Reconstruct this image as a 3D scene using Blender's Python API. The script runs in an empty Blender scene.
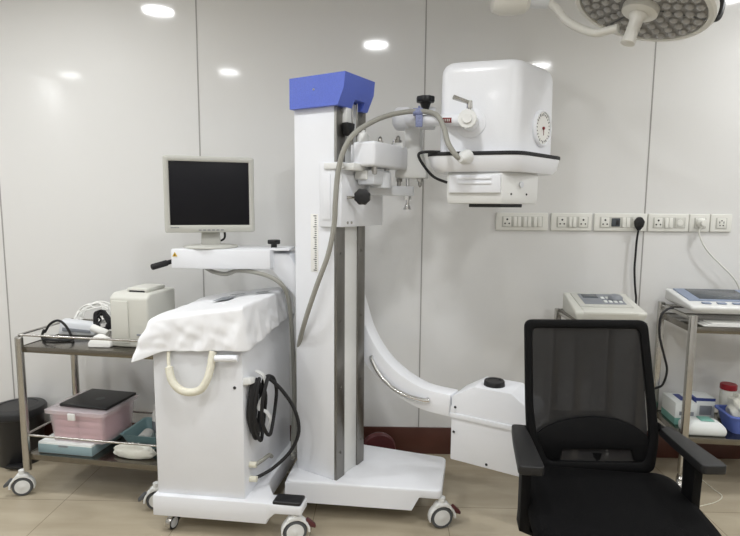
import bpy, bmesh, math, random
from mathutils import Vector, Matrix, noise as mnoise
random.seed(7)
SC = bpy.context.scene
COL = SC.collection
R = math.radians
V = Vector

# ------------------------------------------------------------------ camera
F_PX, CX, CY, H = 545.0, 370.0, 268.0, 1.41
WALL_Y = 2.98
Zc = V((35, 4670, 545)).normalized()
_f = V((0, 0, -1)); _f = (_f - Zc * _f.dot(Zc)).normalized()
_r = _f.cross(Zc)
yaw = R(1.2)
Xc = _r * math.cos(yaw) - _f * math.sin(yaw)
Yc = _r * math.sin(yaw) + _f * math.cos(yaw)
M3 = Matrix((Xc, Yc, Zc))
EYE = V((0, 0, H))
cd = bpy.data.cameras.new('camera'); cam = bpy.data.objects.new('camera', cd); COL.objects.link(cam)
cd.sensor_fit = 'HORIZONTAL'; cd.sensor_width = 36; cd.lens = 36 * F_PX / 740; cd.clip_start = 0.05
cam.matrix_world = Matrix.Translation(EYE) @ M3.to_4x4()
SC.camera = cam

def ray(px, py): return M3 @ V(((px - CX) / F_PX, (CY - py) / F_PX, -1))
def A(px, py, Y):
    d = ray(px, py); return EYE + d * (Y / d.y)
def Zp(px, py, z):
    d = ray(px, py); return EYE + d * ((z - H) / d.z)
def PL(px, py, p, n):
    d = ray(px, py); return EYE + d * ((V(p) - EYE).dot(V(n)) / d.dot(V(n)))
def plan(px, Y):
    p = A(px, 210, Y); return (p.x, p.y)
def zat(px, py, Y): return A(px, py, Y).z

# ------------------------------------------------------------------ materials
def lin(c):
    return tuple(((v / 255) / 12.92 if v / 255 <= .04045 else ((v / 255 + .055) / 1.055) ** 2.4) for v in c) + (1,)
def mat(name, rgb, rough=.5, metal=0, coat=0, var=.04, vscale=6, bump=0, bscale=60, spec=.5, trans=0, alpha=None, sss=0):
    m = bpy.data.materials.new(name); m.use_nodes = True
    nt = m.node_tree; b = nt.nodes['Principled BSDF']
    c = lin(rgb)
    tc = nt.nodes.new('ShaderNodeTexCoord')
    n = nt.nodes.new('ShaderNodeTexNoise'); n.inputs['Scale'].default_value = vscale; n.inputs['Detail'].default_value = 4
    nt.links.new(tc.outputs['Object'], n.inputs['Vector'])
    mx = nt.nodes.new('ShaderNodeMix'); mx.data_type = 'RGBA'
    mx.inputs[6].default_value = tuple(v * (1 - var) for v in c[:3]) + (1,)
    mx.inputs[7].default_value = tuple(min(1, v * (1 + var)) for v in c[:3]) + (1,)
    nt.links.new(n.outputs['Fac'], mx.inputs[0]); nt.links.new(mx.outputs[2], b.inputs['Base Color'])
    b.inputs['Roughness'].default_value = rough; b.inputs['Metallic'].default_value = metal
    b.inputs['Coat Weight'].default_value = coat; b.inputs['Coat Roughness'].default_value = .1
    b.inputs['Specular IOR Level'].default_value = spec
    b.inputs['Transmission Weight'].default_value = trans
    if sss:
        b.inputs['Subsurface Weight'].default_value = sss; b.inputs['Subsurface Radius'].default_value = (.02, .02, .02)
    if bump:
        n2 = nt.nodes.new('ShaderNodeTexNoise'); n2.inputs['Scale'].default_value = bscale; n2.inputs['Detail'].default_value = 2
        nt.links.new(tc.outputs['Object'], n2.inputs['Vector'])
        bp = nt.nodes.new('ShaderNodeBump'); bp.inputs['Strength'].default_value = bump; bp.inputs['Distance'].default_value = .01
        nt.links.new(n2.outputs['Fac'], bp.inputs['Height']); nt.links.new(bp.outputs['Normal'], b.inputs['Normal'])
    if alpha is not None: b.inputs['Alpha'].default_value = alpha
    return m

MT = dict(
    white=mat('white_powder_coat', (232, 234, 238), .38, var=.02, bump=.06, bscale=220),
    gloss=mat('white_gloss_enamel', (236, 238, 242), .3, coat=.15, var=.01, bump=.05, bscale=120),
    offwhite=mat('off_white_plastic', (226, 227, 225), .4, var=.02),
    grey=mat('pale_grey_paint', (216, 219, 223), .35, var=.02),
    beige=mat('beige_plastic', (208, 208, 200), .45, var=.02),
    bezel=mat('monitor_grey_plastic', (194, 194, 187), .45, var=.02),
    screen=mat('dark_screen', (20, 20, 25), .42, var=.02, spec=.2),
    black=mat('black_plastic', (17, 17, 19), .45, var=.1),
    rubber=mat('black_rubber', (22, 22, 24), .65, var=.1),
    greytyre=mat('grey_rubber', (84, 86, 88), .6, var=.05),
    steel=mat('brushed_steel', (186, 184, 179), .24, 1, var=.06, vscale=30),
    chrome=mat('chrome', (225, 225, 225), .14, 1, var=.02),
    blue=mat('blue_hammered_paint', (88, 110, 208), .36, var=.14, vscale=160, bump=.3, bscale=240, coat=.15),
    hose=mat('grey_hose', (152, 151, 143), .55, var=.06, vscale=30),
    cream=mat('cream_wrap', (226, 223, 206), .5, var=.04, bump=.3, bscale=70),
    sheet=mat('white_cover_cloth', (238, 239, 241), .5, var=.015, bump=.15, bscale=12),
    red=mat('dark_red_plastic', (84, 36, 38), .45, var=.08),
    redtag=mat('red_tag', (122, 32, 36), .5),
    bluetag=mat('blue_white_tape', (132, 140, 176), .6, var=.5, vscale=120),
    yellow=mat('yellow_sticker', (216, 178, 40), .5),
    fabric=mat('black_chair_fabric', (9, 9, 10), .85, var=.15, vscale=120, bump=.25, bscale=300, spec=.12),
    chairplastic=mat('chair_black_plastic', (11, 11, 12), .6, var=.08, bump=.06, bscale=250, spec=.15),
    pad=mat('armrest_pad', (21, 21, 22), .5, var=.06, bump=.05, bscale=300),
    pink=mat('pink_contents', (216, 170, 178), .6, var=.14, vscale=18),
    clear=mat('clear_plastic', (235, 225, 228), .18, var=.01, alpha=.35),
    teal=mat('teal_carton', (148, 172, 178), .55, var=.12, vscale=8),
    tealtray=mat('teal_plastic', (134, 166, 170), .4, var=.04),
    paper=mat('white_paper', (236, 236, 232), .7, var=.02),
    carton=mat('white_carton', (226, 230, 228), .6, var=.03),
    green=mat('green_print', (118, 170, 158), .6),
    navy=mat('navy_print', (52, 66, 130), .55),
    bluebasket=mat('blue_plastic', (96, 116, 190), .4, var=.06),
    redlid=mat('red_lid', (150, 36, 44), .4),
    bag=mat('plastic_bag', (224, 224, 214), .3, var=.1, vscale=14, bump=.6, bscale=18),
    rail=mat('dull_steel', (138, 136, 132), .38, 1, var=.08, vscale=20),
    shelf=mat('shelf_sheet_steel', (128, 124, 116), .22, 1, var=.08, vscale=10),
    bin=mat('black_bin_plastic', (28, 28, 30), .4, var=.05),
    panelblue=mat('blue_grey_panel', (138, 150, 172), .4),
    lcd=mat('grey_lcd', (70, 76, 82), .2, var=.1, vscale=12),
    btn=mat('grey_button', (132, 136, 142), .5),
    dark=mat('dark_recess', (38, 38, 40), .6),
    plate=mat('switch_plate_plastic', (230, 230, 223), .35, var=.01),
    lens=mat('lamp_lens', (164, 163, 160), .12, var=.03, coat=.6),
    lampgrey=mat('lamp_face_grey', (126, 124, 120), .4, var=.04),
    lamp=mat('lamp_white', (220, 219, 212), .35, var=.02),
    wood=mat('dark_red_wood', (78, 44, 35), .35, var=.3, vscale=5),
    ceil=mat('ceiling_white', (238, 238, 236), .8),
    sidewall=mat('side_wall_laminate', (222, 222, 222), .3, var=.01),
    joint=mat('panel_joint_strip', (160, 158, 155), .4, var=.1),
)
# wall laminate: glossy pale grey
def wall_mat():
    m = mat('wall_laminate', (226, 226, 224), .075, var=.012, vscale=1.2, bump=.008, bscale=4, spec=.5)
    return m
MT['wall'] = wall_mat()
# floor: vitrified tiles with joints and faint diagonal veins
TILE, TX0, TY0 = .6, .305, 2.42
def floor_mat():
    m = bpy.data.materials.new('beige_floor_tile'); m.use_nodes = True
    nt = m.node_tree; N = nt.nodes; Lk = nt.links; b = N['Principled BSDF']
    g = N.new('ShaderNodeNewGeometry'); sp = N.new('ShaderNodeSeparateXYZ'); Lk.new(g.outputs['Position'], sp.inputs[0])
    def mth(op, a, bb=None, c=None):
        n = N.new('ShaderNodeMath'); n.operation = op
        for i, v in enumerate((a, bb, c)):
            if v is None: continue
            if isinstance(v, (int, float)): n.inputs[i].default_value = v
            else: Lk.new(v, n.inputs[i])
        return n.outputs[0]
    ds = []
    for o, o0 in ((sp.outputs['X'], TX0), (sp.outputs['Y'], TY0)):
        t = mth('FRACT', mth('DIVIDE', mth('ADD', o, -o0 + 60 * TILE), TILE))
        ds.append(mth('MULTIPLY', mth('MINIMUM', t, mth('SUBTRACT', 1.0, t)), TILE))
    jm = mth('LESS_THAN', mth('MINIMUM', ds[0], ds[1]), .0014)
    mp = N.new('ShaderNodeMapping'); mp.inputs['Rotation'].default_value = (0, 0, R(35)); mp.inputs['Scale'].default_value = (1.2, 6, 1)
    Lk.new(g.outputs['Position'], mp.inputs[0])
    nz = N.new('ShaderNodeTexNoise'); nz.inputs['Scale'].default_value = 1.6; nz.inputs['Detail'].default_value = 6; nz.inputs['Distortion'].default_value = .6
    Lk.new(mp.outputs[0], nz.inputs['Vector'])
    cr = N.new('ShaderNodeValToRGB'); cr.color_ramp.elements[0].position = .3; cr.color_ramp.elements[1].position = .72
    cr.color_ramp.elements[0].color = lin((166, 155, 134)); cr.color_ramp.elements[1].color = lin((187, 176, 154))
    Lk.new(nz.outputs['Fac'], cr.inputs[0])
    mx = N.new('ShaderNodeMix'); mx.data_type = 'RGBA'; Lk.new(jm, mx.inputs[0]); Lk.new(cr.outputs[0], mx.inputs[6]); mx.inputs[7].default_value = lin((122, 112, 94))
    Lk.new(mx.outputs[2], b.inputs['Base Color']); b.inputs['Roughness'].default_value = .24
    return m
MT['floor'] = floor_mat()
# chair mesh: fine woven net, partly open
def net_mat():
    m = bpy.data.materials.new('black_woven_net'); m.use_nodes = True
    nt = m.node_tree; N = nt.nodes; Lk = nt.links; b = N['Principled BSDF']
    b.inputs['Base Color'].default_value = lin((30, 29, 29)); b.inputs['Roughness'].default_value = .7; b.inputs['Specular IOR Level'].default_value = .3
    tc = N.new('ShaderNodeTexCoord'); wv = N.new('ShaderNodeTexWave'); wv.bands_direction = 'Z'; wv.inputs['Scale'].default_value = 46; wv.inputs['Distortion'].default_value = .6
    Lk.new(tc.outputs['Object'], wv.inputs['Vector'])
    mr = N.new('ShaderNodeMapRange'); mr.inputs['To Min'].default_value = .92; mr.inputs['To Max'].default_value = .97
    Lk.new(wv.outputs['Fac'], mr.inputs['Value']); Lk.new(mr.outputs[0], b.inputs['Alpha'])
    return m
MT['net'] = net_mat()

# ------------------------------------------------------------------ mesh helpers
ORG = {}
def cr(pts, n=8, closed=False):
    P = [V(p) for p in pts]; out = []
    k = len(P)
    for i in range(k if closed else k - 1):
        if closed: p0, p1, p2, p3 = P[i - 1], P[i], P[(i + 1) % k], P[(i + 2) % k]
        else: p0, p1, p2, p3 = P[max(i - 1, 0)], P[i], P[i + 1], P[min(i + 2, k - 1)]
        for j in range(n):
            t = j / n
            out.append(.5 * ((2 * p1) + (p2 - p0) * t + (2 * p0 - 5 * p1 + 4 * p2 - p3) * t * t + (3 * p1 - p0 - 3 * p2 + p3) * t ** 3))
    if not closed: out.append(P[-1])
    return out

class MB:
    def __init__(s, M=None):
        s.bm = bmesh.new(); s.M = M.copy() if M else Matrix()
    def _merge(s, t, M=None):
        MM = s.M @ M if M else s.M
        bmesh.ops.transform(t, matrix=MM, verts=t.verts)
        if MM.determinant() < 0: bmesh.ops.reverse_faces(t, faces=t.faces)
        me = bpy.data.meshes.new('t'); t.to_mesh(me); t.free(); s.bm.from_mesh(me); bpy.data.meshes.remove(me)
        return s
    def _bev(s, t, bevel, seg, ang=30):
        if bevel > 0:
            es = [e for e in t.edges if len(e.link_faces) == 2 and e.calc_face_angle(0) > R(ang)]
            bmesh.ops.bevel(t, geom=es, offset=bevel, segments=seg, profile=.5, affect='EDGES', clamp_overlap=True)
    def box(s, c, d, bevel=.004, seg=2, rot=None):
        t = bmesh.new(); bmesh.ops.create_cube(t, size=1)
        bmesh.ops.scale(t, vec=V(d), verts=t.verts); s._bev(t, bevel, seg)
        M = Matrix.Translation(V(c)) @ (rot.to_4x4() if rot else Matrix())
        return s._merge(t, M)
    def box2(s, lo, hi, bevel=.004, seg=2):
        lo, hi = V(lo), V(hi); return s.box((lo + hi) / 2, hi - lo, bevel, seg)
    def prism(s, pts, vec, bevel=.004, seg=2, ang=30):
        t = bmesh.new(); vs = [t.verts.new(V(p)) for p in pts]; ws = [t.verts.new(V(p) + V(vec)) for p in pts]
        n = len(vs); t.faces.new(vs[::-1]); t.faces.new(ws)
        for i in range(n): t.faces.new((vs[i], vs[(i + 1) % n], ws[(i + 1) % n], ws[i]))
        bmesh.ops.recalc_face_normals(t, faces=t.faces); s._bev(t, bevel, seg, ang); return s._merge(t)
    def loft(s, rings, bevel=0, seg=2, caps=True, ang=30, closed=True):
        t = bmesh.new(); rs = [[t.verts.new(V(p)) for p in r] for r in rings]; n = len(rs[0])
        for a, b in zip(rs, rs[1:]):
            for i in range(n if closed else n - 1): t.faces.new((a[i], a[(i + 1) % n], b[(i + 1) % n], b[i]))
        if caps: t.faces.new(rs[0][::-1]); t.faces.new(rs[-1])
        bmesh.ops.recalc_face_normals(t, faces=t.faces); s._bev(t, bevel, seg, ang); return s._merge(t)
    def hull(s, pts, bevel=.004, seg=2, ang=20):
        t = bmesh.new(); [t.verts.new(V(p)) for p in pts]
        r = bmesh.ops.convex_hull(t, input=t.verts)
        bmesh.ops.delete(t, geom=[v for v in t.verts if not v.link_faces], context='VERTS')
        bmesh.ops.dissolve_limit(t, angle_limit=R(2), verts=t.verts, edges=t.edges)
        bmesh.ops.recalc_face_normals(t, faces=t.faces); s._bev(t, bevel, seg, ang); return s._merge(t)
    def tube(s, pts, r, sides=10, closed=False, smooth=0):
        if smooth: pts = cr(pts, smooth, closed)
        P = [V(p) for p in pts]; n = len(P); t = bmesh.new(); rings = []
        up = None
        for i in range(n):
            if closed: d = P[(i + 1) % n] - P[i - 1]
            else: d = P[min(i + 1, n - 1)] - P[max(i - 1, 0)]
            d = d.normalized() if d.length > 1e-9 else V((0, 0, 1))
            if up is None:
                up = d.orthogonal().normalized()
            up = up - d * up.dot(d)
            up = up.normalized() if up.length > 1e-6 else d.orthogonal().normalized()
            w = d.cross(up); rr = r[min(i, len(r) - 1)] if isinstance(r, (list, tuple)) else r
            rings.append([t.verts.new(P[i] + (up * math.cos(a) + w * math.sin(a)) * rr) for a in [2 * math.pi * k / sides for k in range(sides)]])
        for i in range(n if closed else n - 1):
            a, b = rings[i], rings[(i + 1) % n]
            for k in range(sides): t.faces.new((a[k], a[(k + 1) % sides], b[(k + 1) % sides], b[k]))
        if not closed: t.faces.new(rings[0][::-1]); t.faces.new(rings[-1])
        bmesh.ops.recalc_face_normals(t, faces=t.faces); return s._merge(t)
    def cyl(s, p0, p1, r, r2=None, sides=20, bevel=0):
        p0, p1 = V(p0), V(p1); d = p1 - p0; L = d.length
        pr = [(0, 0), (r, 0), (r2 if r2 is not None else r, L), (0, L)]
        if bevel:
            b = bevel; q = r2 if r2 is not None else r
            pr = [(0, 0), (r - b, 0), (r - b * .3, b * .3), (r, b), (q, L - b), (q - b * .3, L - b * .3), (q - b, L), (0, L)]
        return s.lathe(pr, p0, d, sides)
    def lathe(s, prof, o, axis=(0, 0, 1), sides=24, ex=None):
        ax = V(axis).normalized(); ux = (V(ex) - ax * V(ex).dot(ax)).normalized() if ex else ax.orthogonal().normalized(); uy = ax.cross(ux); o = V(o)
        t = bmesh.new(); rings = []
        for r, z in prof:
            if r < 1e-6: rings.append([t.verts.new(o + ax * z)])
            else: rings.append([t.verts.new(o + ax * z + (ux * math.cos(a) + uy * math.sin(a)) * r) for a in [2 * math.pi * k / sides for k in range(sides)]])
        for a, b in zip(rings, rings[1:]):
            for k in range(sides):
                k2 = (k + 1) % sides
                if len(a) == 1 and len(b) == 1: continue
                if len(a) == 1: t.faces.new((a[0], b[k], b[k2]))
                elif len(b) == 1: t.faces.new((a[k], b[0], a[k2]))
                else: t.faces.new((a[k], b[k], b[k2], a[k2]))
        bmesh.ops.recalc_face_normals(t, faces=t.faces); return s._merge(t)
    def ringprism(s, outer, inner, vec):
        t = bmesh.new(); v = V(vec); n = len(outer)
        a = [t.verts.new(V(p)) for p in outer]; b = [t.verts.new(V(p)) for p in inner]
        c = [t.verts.new(V(p) + v) for p in outer]; d = [t.verts.new(V(p) + v) for p in inner]
        for i in range(n):
            j = (i + 1) % n
            t.faces.new((a[i], a[j], b[j], b[i])); t.faces.new((c[i], d[i], d[j], c[j]))
            t.faces.new((a[i], c[i], c[j], a[j])); t.faces.new((b[i], b[j], d[j], d[i]))
        bmesh.ops.recalc_face_normals(t, faces=t.faces)
        es = [e for e in t.edges if e.calc_face_angle(0) > R(50)]
        bmesh.ops.bevel(t, geom=es, offset=v.length * .3, segments=2, profile=.5, affect='EDGES', clamp_overlap=True)
        return s._merge(t)
    def grid(s, rows):
        t = bmesh.new(); g = [[t.verts.new(V(p)) for p in r] for r in rows]
        for a, b in zip(g, g[1:]):
            for i in range(len(a) - 1): t.faces.new((a[i], a[i + 1], b[i + 1], b[i]))
        bmesh.ops.recalc_face_normals(t, faces=t.faces); return s._merge(t)
    def build(s, name, m, parent=None, angle=38, top=False):
        me = bpy.data.meshes.new(name)
        if parent is not None: o = ORG[parent.name]
        else:
            xs = [v.co for v in s.bm.verts]
            o = V(((min(p.x for p in xs) + max(p.x for p in xs)) / 2, (min(p.y for p in xs) + max(p.y for p in xs)) / 2, min(p.z for p in xs)))
        bmesh.ops.translate(s.bm, vec=-o, verts=s.bm.verts); s.bm.to_mesh(me); s.bm.free()
        me.shade_smooth(); me.set_sharp_from_angle(angle=R(angle))
        me.materials.append(MT[m] if isinstance(m, str) else m)
        ob = bpy.data.objects.new(name, me); COL.objects.link(ob)
        if parent is not None: ob.parent = parent
        else: ob.location = o
        ORG[ob.name] = o
        return ob

def tag(o, label, cat, group=None):
    o['label'] = label; o['category'] = cat
    if group: o['group'] = group
    return o
def thing(name, loc, label, cat, group=None):
    o = bpy.data.objects.new(name, None); COL.objects.link(o); o.location = V(loc); o.empty_display_size = .05
    ORG[o.name] = V(loc); return tag(o, label, cat, group)
def struct(o): o['kind'] = 'structure'; return o
def frame(x, y, th, z=0):    # local +x runs right and towards the viewer by th, local +y runs back
    return Matrix.Translation(V((x, y, z))) @ Matrix.Rotation(-R(th), 4, 'Z')

# ------------------------------------------------------------------ the room
XL, XR, YB, ZC = -3.5, 3.4, -1.6, 2.75
struct(MB().box2((XL - .1, YB - .1, -.1), (XR + .1, WALL_Y + .1, 0), 0).build('floor', 'floor'))
struct(MB().box2((XL - .1, YB - .1, ZC), (XR + .1, WALL_Y + .1, ZC + .1), 0).build('ceiling', 'ceil'))
wb = struct(MB().box2((XL - .1, WALL_Y, 0), (XR + .1, WALL_Y + .1, ZC), 0).build('wall_back', 'wall'))
struct(MB().box2((XL - .1, YB, 0), (XL, WALL_Y, ZC), 0).build('wall_left', 'sidewall'))
struct(MB().box2((XR, YB, 0), (XR + .1, WALL_Y, ZC), 0).build('wall_right', 'sidewall'))
struct(MB().box2((XL - .1, YB - .1, 0), (XR + .1, YB, ZC), 0).build('wall_front', 'sidewall'))
k = 0
for px, py in ((7, 290), (200, 150), (422, 240), (645, 210)):
    p = A(px, py, WALL_Y); k += 1
    struct(MB().box2((p.x - .0032, WALL_Y - .0015, .155), (p.x + .0032, WALL_Y + .004, ZC), 0).build('trim_%d' % k, 'joint'))
struct(MB().box2((XL, WALL_Y - .012, 0), (XR, WALL_Y, .155), .003).build('baseboard_back', 'wood'))

# ------------------------------------------------------------------ casters
def caster(root, pos, heading, r=.05, w=.028, body='offwhite', tyre='greytyre', hub='offwhite', brake=None, top=None, bdir=1):
    """heading = degrees, direction in which the wheel rolls, 0 = +X"""
    M = Matrix.Translation(V(pos)) @ Matrix.Rotation(R(heading), 4, 'Z')
    top = top or r * 2.6
    b = MB(M)
    a = [R(t) for t in range(-5, 196, 20)]
    outer = [(math.cos(t) * r * 1.22 + r * .05, -w * .62, r + math.sin(t) * r * 1.22) for t in a]
    inner = [(math.cos(t) * r * 1.06, -w * .62, r + math.sin(t) * r * 1.06) for t in a]
    b.prism(outer + inner[::-1], (0, w * 1.24, 0), r * .05, 2)
    b.hull([(x, y, z) for x, z in ((-r * .75, r * 2.0), (r * .75, r * 2.0), (r * .45, r * 2.38), (-r * .45, r * 2.38)) for y in (-w * .62, w * .62)], r * .12)
    b.cyl((0, 0, r * 2.3), (0, 0, top), r * .32, sides=16)
    ob = b.build('caster', body, root)
    t = MB(M)
    pr = [(r * .74, -w / 2), (r * .9, -w / 2), (r * .98, -w * .36), (r, -w * .15), (r, w * .15), (r * .98, w * .36), (r * .9, w / 2), (r * .74, w / 2), (r * .74, -w / 2)]
    t.lathe(pr, (0, 0, r), (0, 1, 0), 28).build('wheel', tyre, ob)
    h = MB(M)
    h.lathe([(0, -w * .56), (r * .2, -w * .56), (r * .26, -w * .5), (r * .7, -w * .52), (r * .745, -w * .44), (r * .745, w * .44), (r * .7, w * .52), (r * .26, w * .5), (r * .2, w * .56), (0, w * .56)], (0, 0, r), (0, 1, 0), 28)
    h.build('hub', hub, ob)
    if brake:
        k = MB(M); s = bdir
        k.hull([(s * r * x, y, r * z) for x, z in ((.8, 1.75), (1.1, 2.0), (1.75, 1.35), (1.7, 1.1), (1.2, 1.3)) for y in (-w * .4, w * .4)], r * .08)
        k.build('brake_lever', brake, ob)
    return ob

def knob(M_or_none, c, axis, r, t, lobes=8):
    b = MB(M_or_none); ax = V(axis).normalized(); ux = ax.orthogonal().normalized(); uy = ax.cross(ux)
    ring = []
    n = lobes * 6
    for i in range(n):
        a = 2 * math.pi * i / n; rr = r * (1 - .09 * (1 + math.cos(lobes * a)) / 2)
        ring.append(V(c) + (ux * math.cos(a) + uy * math.sin(a)) * rr)
    b.prism(ring, ax * t, t * .18, 2, 50)
    return b

# ------------------------------------------------------------------ C-arm machine
base_near = Zp(336.3, 481, .18)
TH = 30
cf = frame(base_near.x, base_near.y, TH)
carm = thing('mobile_x_ray_machine', (base_near.x, base_near.y + .1, 0),
             'tall white mobile x-ray machine with blue-capped column and curved C-arm, on casters', 'x-ray machine')
ZT, ZB = .18, .085
fr_ = Zp(442, 491, ZT); br_ = Zp(446, 457, ZT); bl_ = Zp(364, 444, ZT); fl_ = Zp(285, 480, ZT)
flx = fl_.copy()
blx = bl_ + (bl_ - br_) * .72
def rounded(poly, rad, n=5):
    out = []; k = len(poly)
    for i in range(k):
        p0, p1, p2 = V(poly[i - 1]), V(poly[i]), V(poly[(i + 1) % k])
        a = p1 + (p0 - p1).normalized() * rad; c = p1 + (p2 - p1).normalized() * rad
        for j in range(n + 1):
            t = j / n; out.append(a * (1 - t) ** 2 + p1 * 2 * t * (1 - t) + c * t * t)
    return out
mb = MB()
outl = rounded([flx, fr_, br_, blx], .03)
tz = .042
mb.prism([(p.x, p.y, ZT - tz) for p in outl], (0, 0, tz), .008, 3, 50)
# deeper skirt, stops short of the right casters
ux = (fr_ - fl_).normalized(); q1 = fr_ - ux * .085; q2 = fr_ - ux * .13
bux = (br_ - bl_).normalized()
ins = V((0, -.0004, 0))
sk_front = [flx + ins, q1 + ins]
def skirt(pA, pB, name=None):
    pass
r1, r2 = br_ - bux * .085, br_ - bux * .13
t = [V((p.x, p.y, 0)) for p in (flx + ins, q1 + ins, r1 - ins, blx - ins)]
b_ = [V((p.x, p.y, 0)) for p in (flx + ins, q2 + ins, r2 - ins, blx - ins)]
mb.loft([[p + V((0, 0, ZB - .005)) for p in b_], [p + V((0, 0, ZT - .011)) for p in t]], 0)
mb.build('base_plate', 'white', carm)
caster(carm, Zp(441, 527, 0), 12, .05, .03, 'offwhite', 'greytyre', 'offwhite', 'red', .14, 1)
pR = Zp(441, 527, 0); pr2 = V((pR.x + .0, pR.y + .28, 0))
caster(carm, pr2, 60, .05, .03, 'offwhite', 'greytyre', 'offwhite', None, .14)
pl2 = V((flx.x + .03, flx.y + .12, 0))
caster(carm, pl2, 20, .05, .03, 'offwhite', 'greytyre', 'offwhite', None, .14)
# large rear wheel in dark red
rw = A(378, 455, 2.80)
b = MB(); b.lathe([(.06, -.02), (.088, -.02), (.096, -.012), (.098, 0), (.096, .012), (.088, .02), (.06, .02), (.06, -.02)], (rw.x, 2.80, .0985), (-.25, 1, 0), 36)
b.build('rear_wheel', 'red', carm)
rh = MB(); rh.lathe([(0, -.016), (.064, -.016), (.064, .016), (0, .016)], (rw.x, 2.80, .0985), (-.25, 1, 0), 30)
rh.cyl((rw.x, 2.80, .0985), (rw.x - .03, 2.68, .1), .012)
rh.build('rear_hub', 'red', carm)

# column
ca, cb = .224, .232
ZTOP = zat(338, 106, base_near.y)
mb = MB(cf)
mb.box2((-ca, .0, ZT), (-.012, cb, ZTOP + .03), .004)
mb.build('column', 'white', carm)
mb = MB(cf); mb.box2((-.03, .07, ZT), (-.006, .172, ZTOP + .03), .002); mb.build('column_panel', 'offwhite', carm)
for y0, y1 in ((.001, .066), (.172, cb)):
    mb = MB(cf)
    mb.box2((-.0125, y0, ZT), (.0, y1, ZTOP + .03), .002)
    for i in range(6):
        mb.cyl((-.001, (y0 + y1) / 2, .3 + .3 * i), (.003, (y0 + y1) / 2, .3 + .3 * i), .006, sides=10)
    mb.build('guide_rail', 'rail', carm)
mb = MB(cf)   # ruler on front-left face
r0 = A(315.5, 215, base_near.y + .03); 
lx = -.115
z0, z1 = zat(316, 272, base_near.y + .05), zat(316, 214, base_near.y + .05)
mb.box2((lx - .02, -.0015, z0), (lx + .02, 0.001, z1), .0004)
rul = mb.build('height_scale', 'paper', carm)
mb = MB(cf)
for i in range(26):
    z = z0 + .008 + (z1 - z0 - .016) * i / 25; L = .009 if i % 5 == 0 else .005
    mb.box2((lx + .010 - 1.6 * L, -.0022, z - .002), (lx + .012, -.001, z + .0016), 0)
mb.build('scale_marks', 'dark', rul)
# blue cap
mb = MB(cf)
zc0, zc1 = zat(339, 105, base_near.y - .02), zat(345, 72.5, base_near.y - .02)
xo0, xo1 = .016, .064
xl, yf, yb = -.23, -.022, cb - .02
zm = (zc0 + zc1) * .5 - .005
sec = [(xl, zc0), (xl, zc1), (xo1 - .006, zc1), (xo1 - .012, zm + .01), (xo0 + .004, zc0)]
# front and back cheeks plus a notched middle
def slab(y0, y1, s): mb.prism([(x, y0, z) for x, z in s], (0, y1 - y0, 0), 0)
n0, n1 = .085, .165
slab(yf, n0, sec); slab(n1, yb, sec)
zn = zc0 + .035
slab(n0, n1, [(xl, zc0), (xl, zc1), (xo1 - .006, zc1), (xo1 - .012, zm + .01), (xo0 + .02, zn), (-.04, zn), (-.04, zc0)])
bmesh.ops.remove_doubles(mb.bm, verts=mb.bm.verts, dist=.0005)
mb.build('column_cap', 'blue', carm)
mb = MB(cf); mb.lathe([(0, 0), (.006, 0), (.004, .004), (0, .004)], (-.1, yf + .001, (zc0 + zc1) / 2 + .008), (0, -1, 0), 12); mb.build('cap_screw', 'chrome', carm)
# hanging cable, counterweight stop below the cap
mb = MB(cf); mb.box2((-.012, .045, zc0 - .07), (.02, .085, zc0 + .0), .003); mb.build('pulley_block', 'offwhite', carm)
mb = MB(cf)
mb.prism([(.002, .035, zc0 - .062), (.002, .095, zc0 - .062), (.002, .085, zc0 - .115), (.002, .045, zc0 - .115)], (.03, 0, 0), .004)
mb.build('travel_stop', 'black', carm)
mb = MB(cf)
for y in (.105, .14): mb.cyl((.01, y, 1.66), (.01, y, zc0 + .03), .0035, sides=8)
mb.build('lift_cable', 'steel', carm)
# carriage
czb, czt = zat(334, 227, base_near.y), zat(334, 162, base_near.y)
mb = MB(cf)
mb.box2((-.078, -.014, czb), (.002, -.001, czt), .003)
mb.box2((.002, -.014, czb), (.036, .33, czt - .05), .004)
mb.box2((.002, -.012, czt - .075), (.03, .2, czt + .0), .004)
mb.box2((-.19, .236, czb), (.002, .25, czt), .003)
mb.box2((-.062, -.018, czb + .03), (-.02, -.013, czt - .05), .002)
mb.build('carriage', 'white', carm)
mb = MB(cf)
mb.box2((.036, .0, czt - .035), (.085, .12, czt - .005), .005)      # shelf bracket on the carriage
mb.box2((-.05, -.022, czt - .03), (.05, -.012, czt - .004), .004)
mb.box2((.036, .08, czt - .07), (.1, .3, czt - .03), .008)
mb.cyl((.06, .14, czt - .075), (.06, .14, czt - .02), .035)
mb.build('carriage_bracket', 'offwhite', carm)
for y, z in ((.03, czb + .018), (.06, czb + .018)):
    mb = MB(cf); mb.cyl((.036, y, z), (.039, y, z), .006, sides=12); mb.build('screw', 'steel', carm)
# clamp knob on the carriage
kc = A(363, 197, base_near.y + .0)
kb = knob(None, kc, (-.5 * .3 + .0, -1, .05), .035, .03).build('clamp_knob', 'black', carm)
mb = MB(); mb.cyl(kc, kc + V((.02, .12, 0)), .01); mb.cyl(kc + V((-.005, .02, 0)), A(347, 197.5, base_near.y), .006); mb.build('knob_shaft', 'steel', kb)
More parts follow.
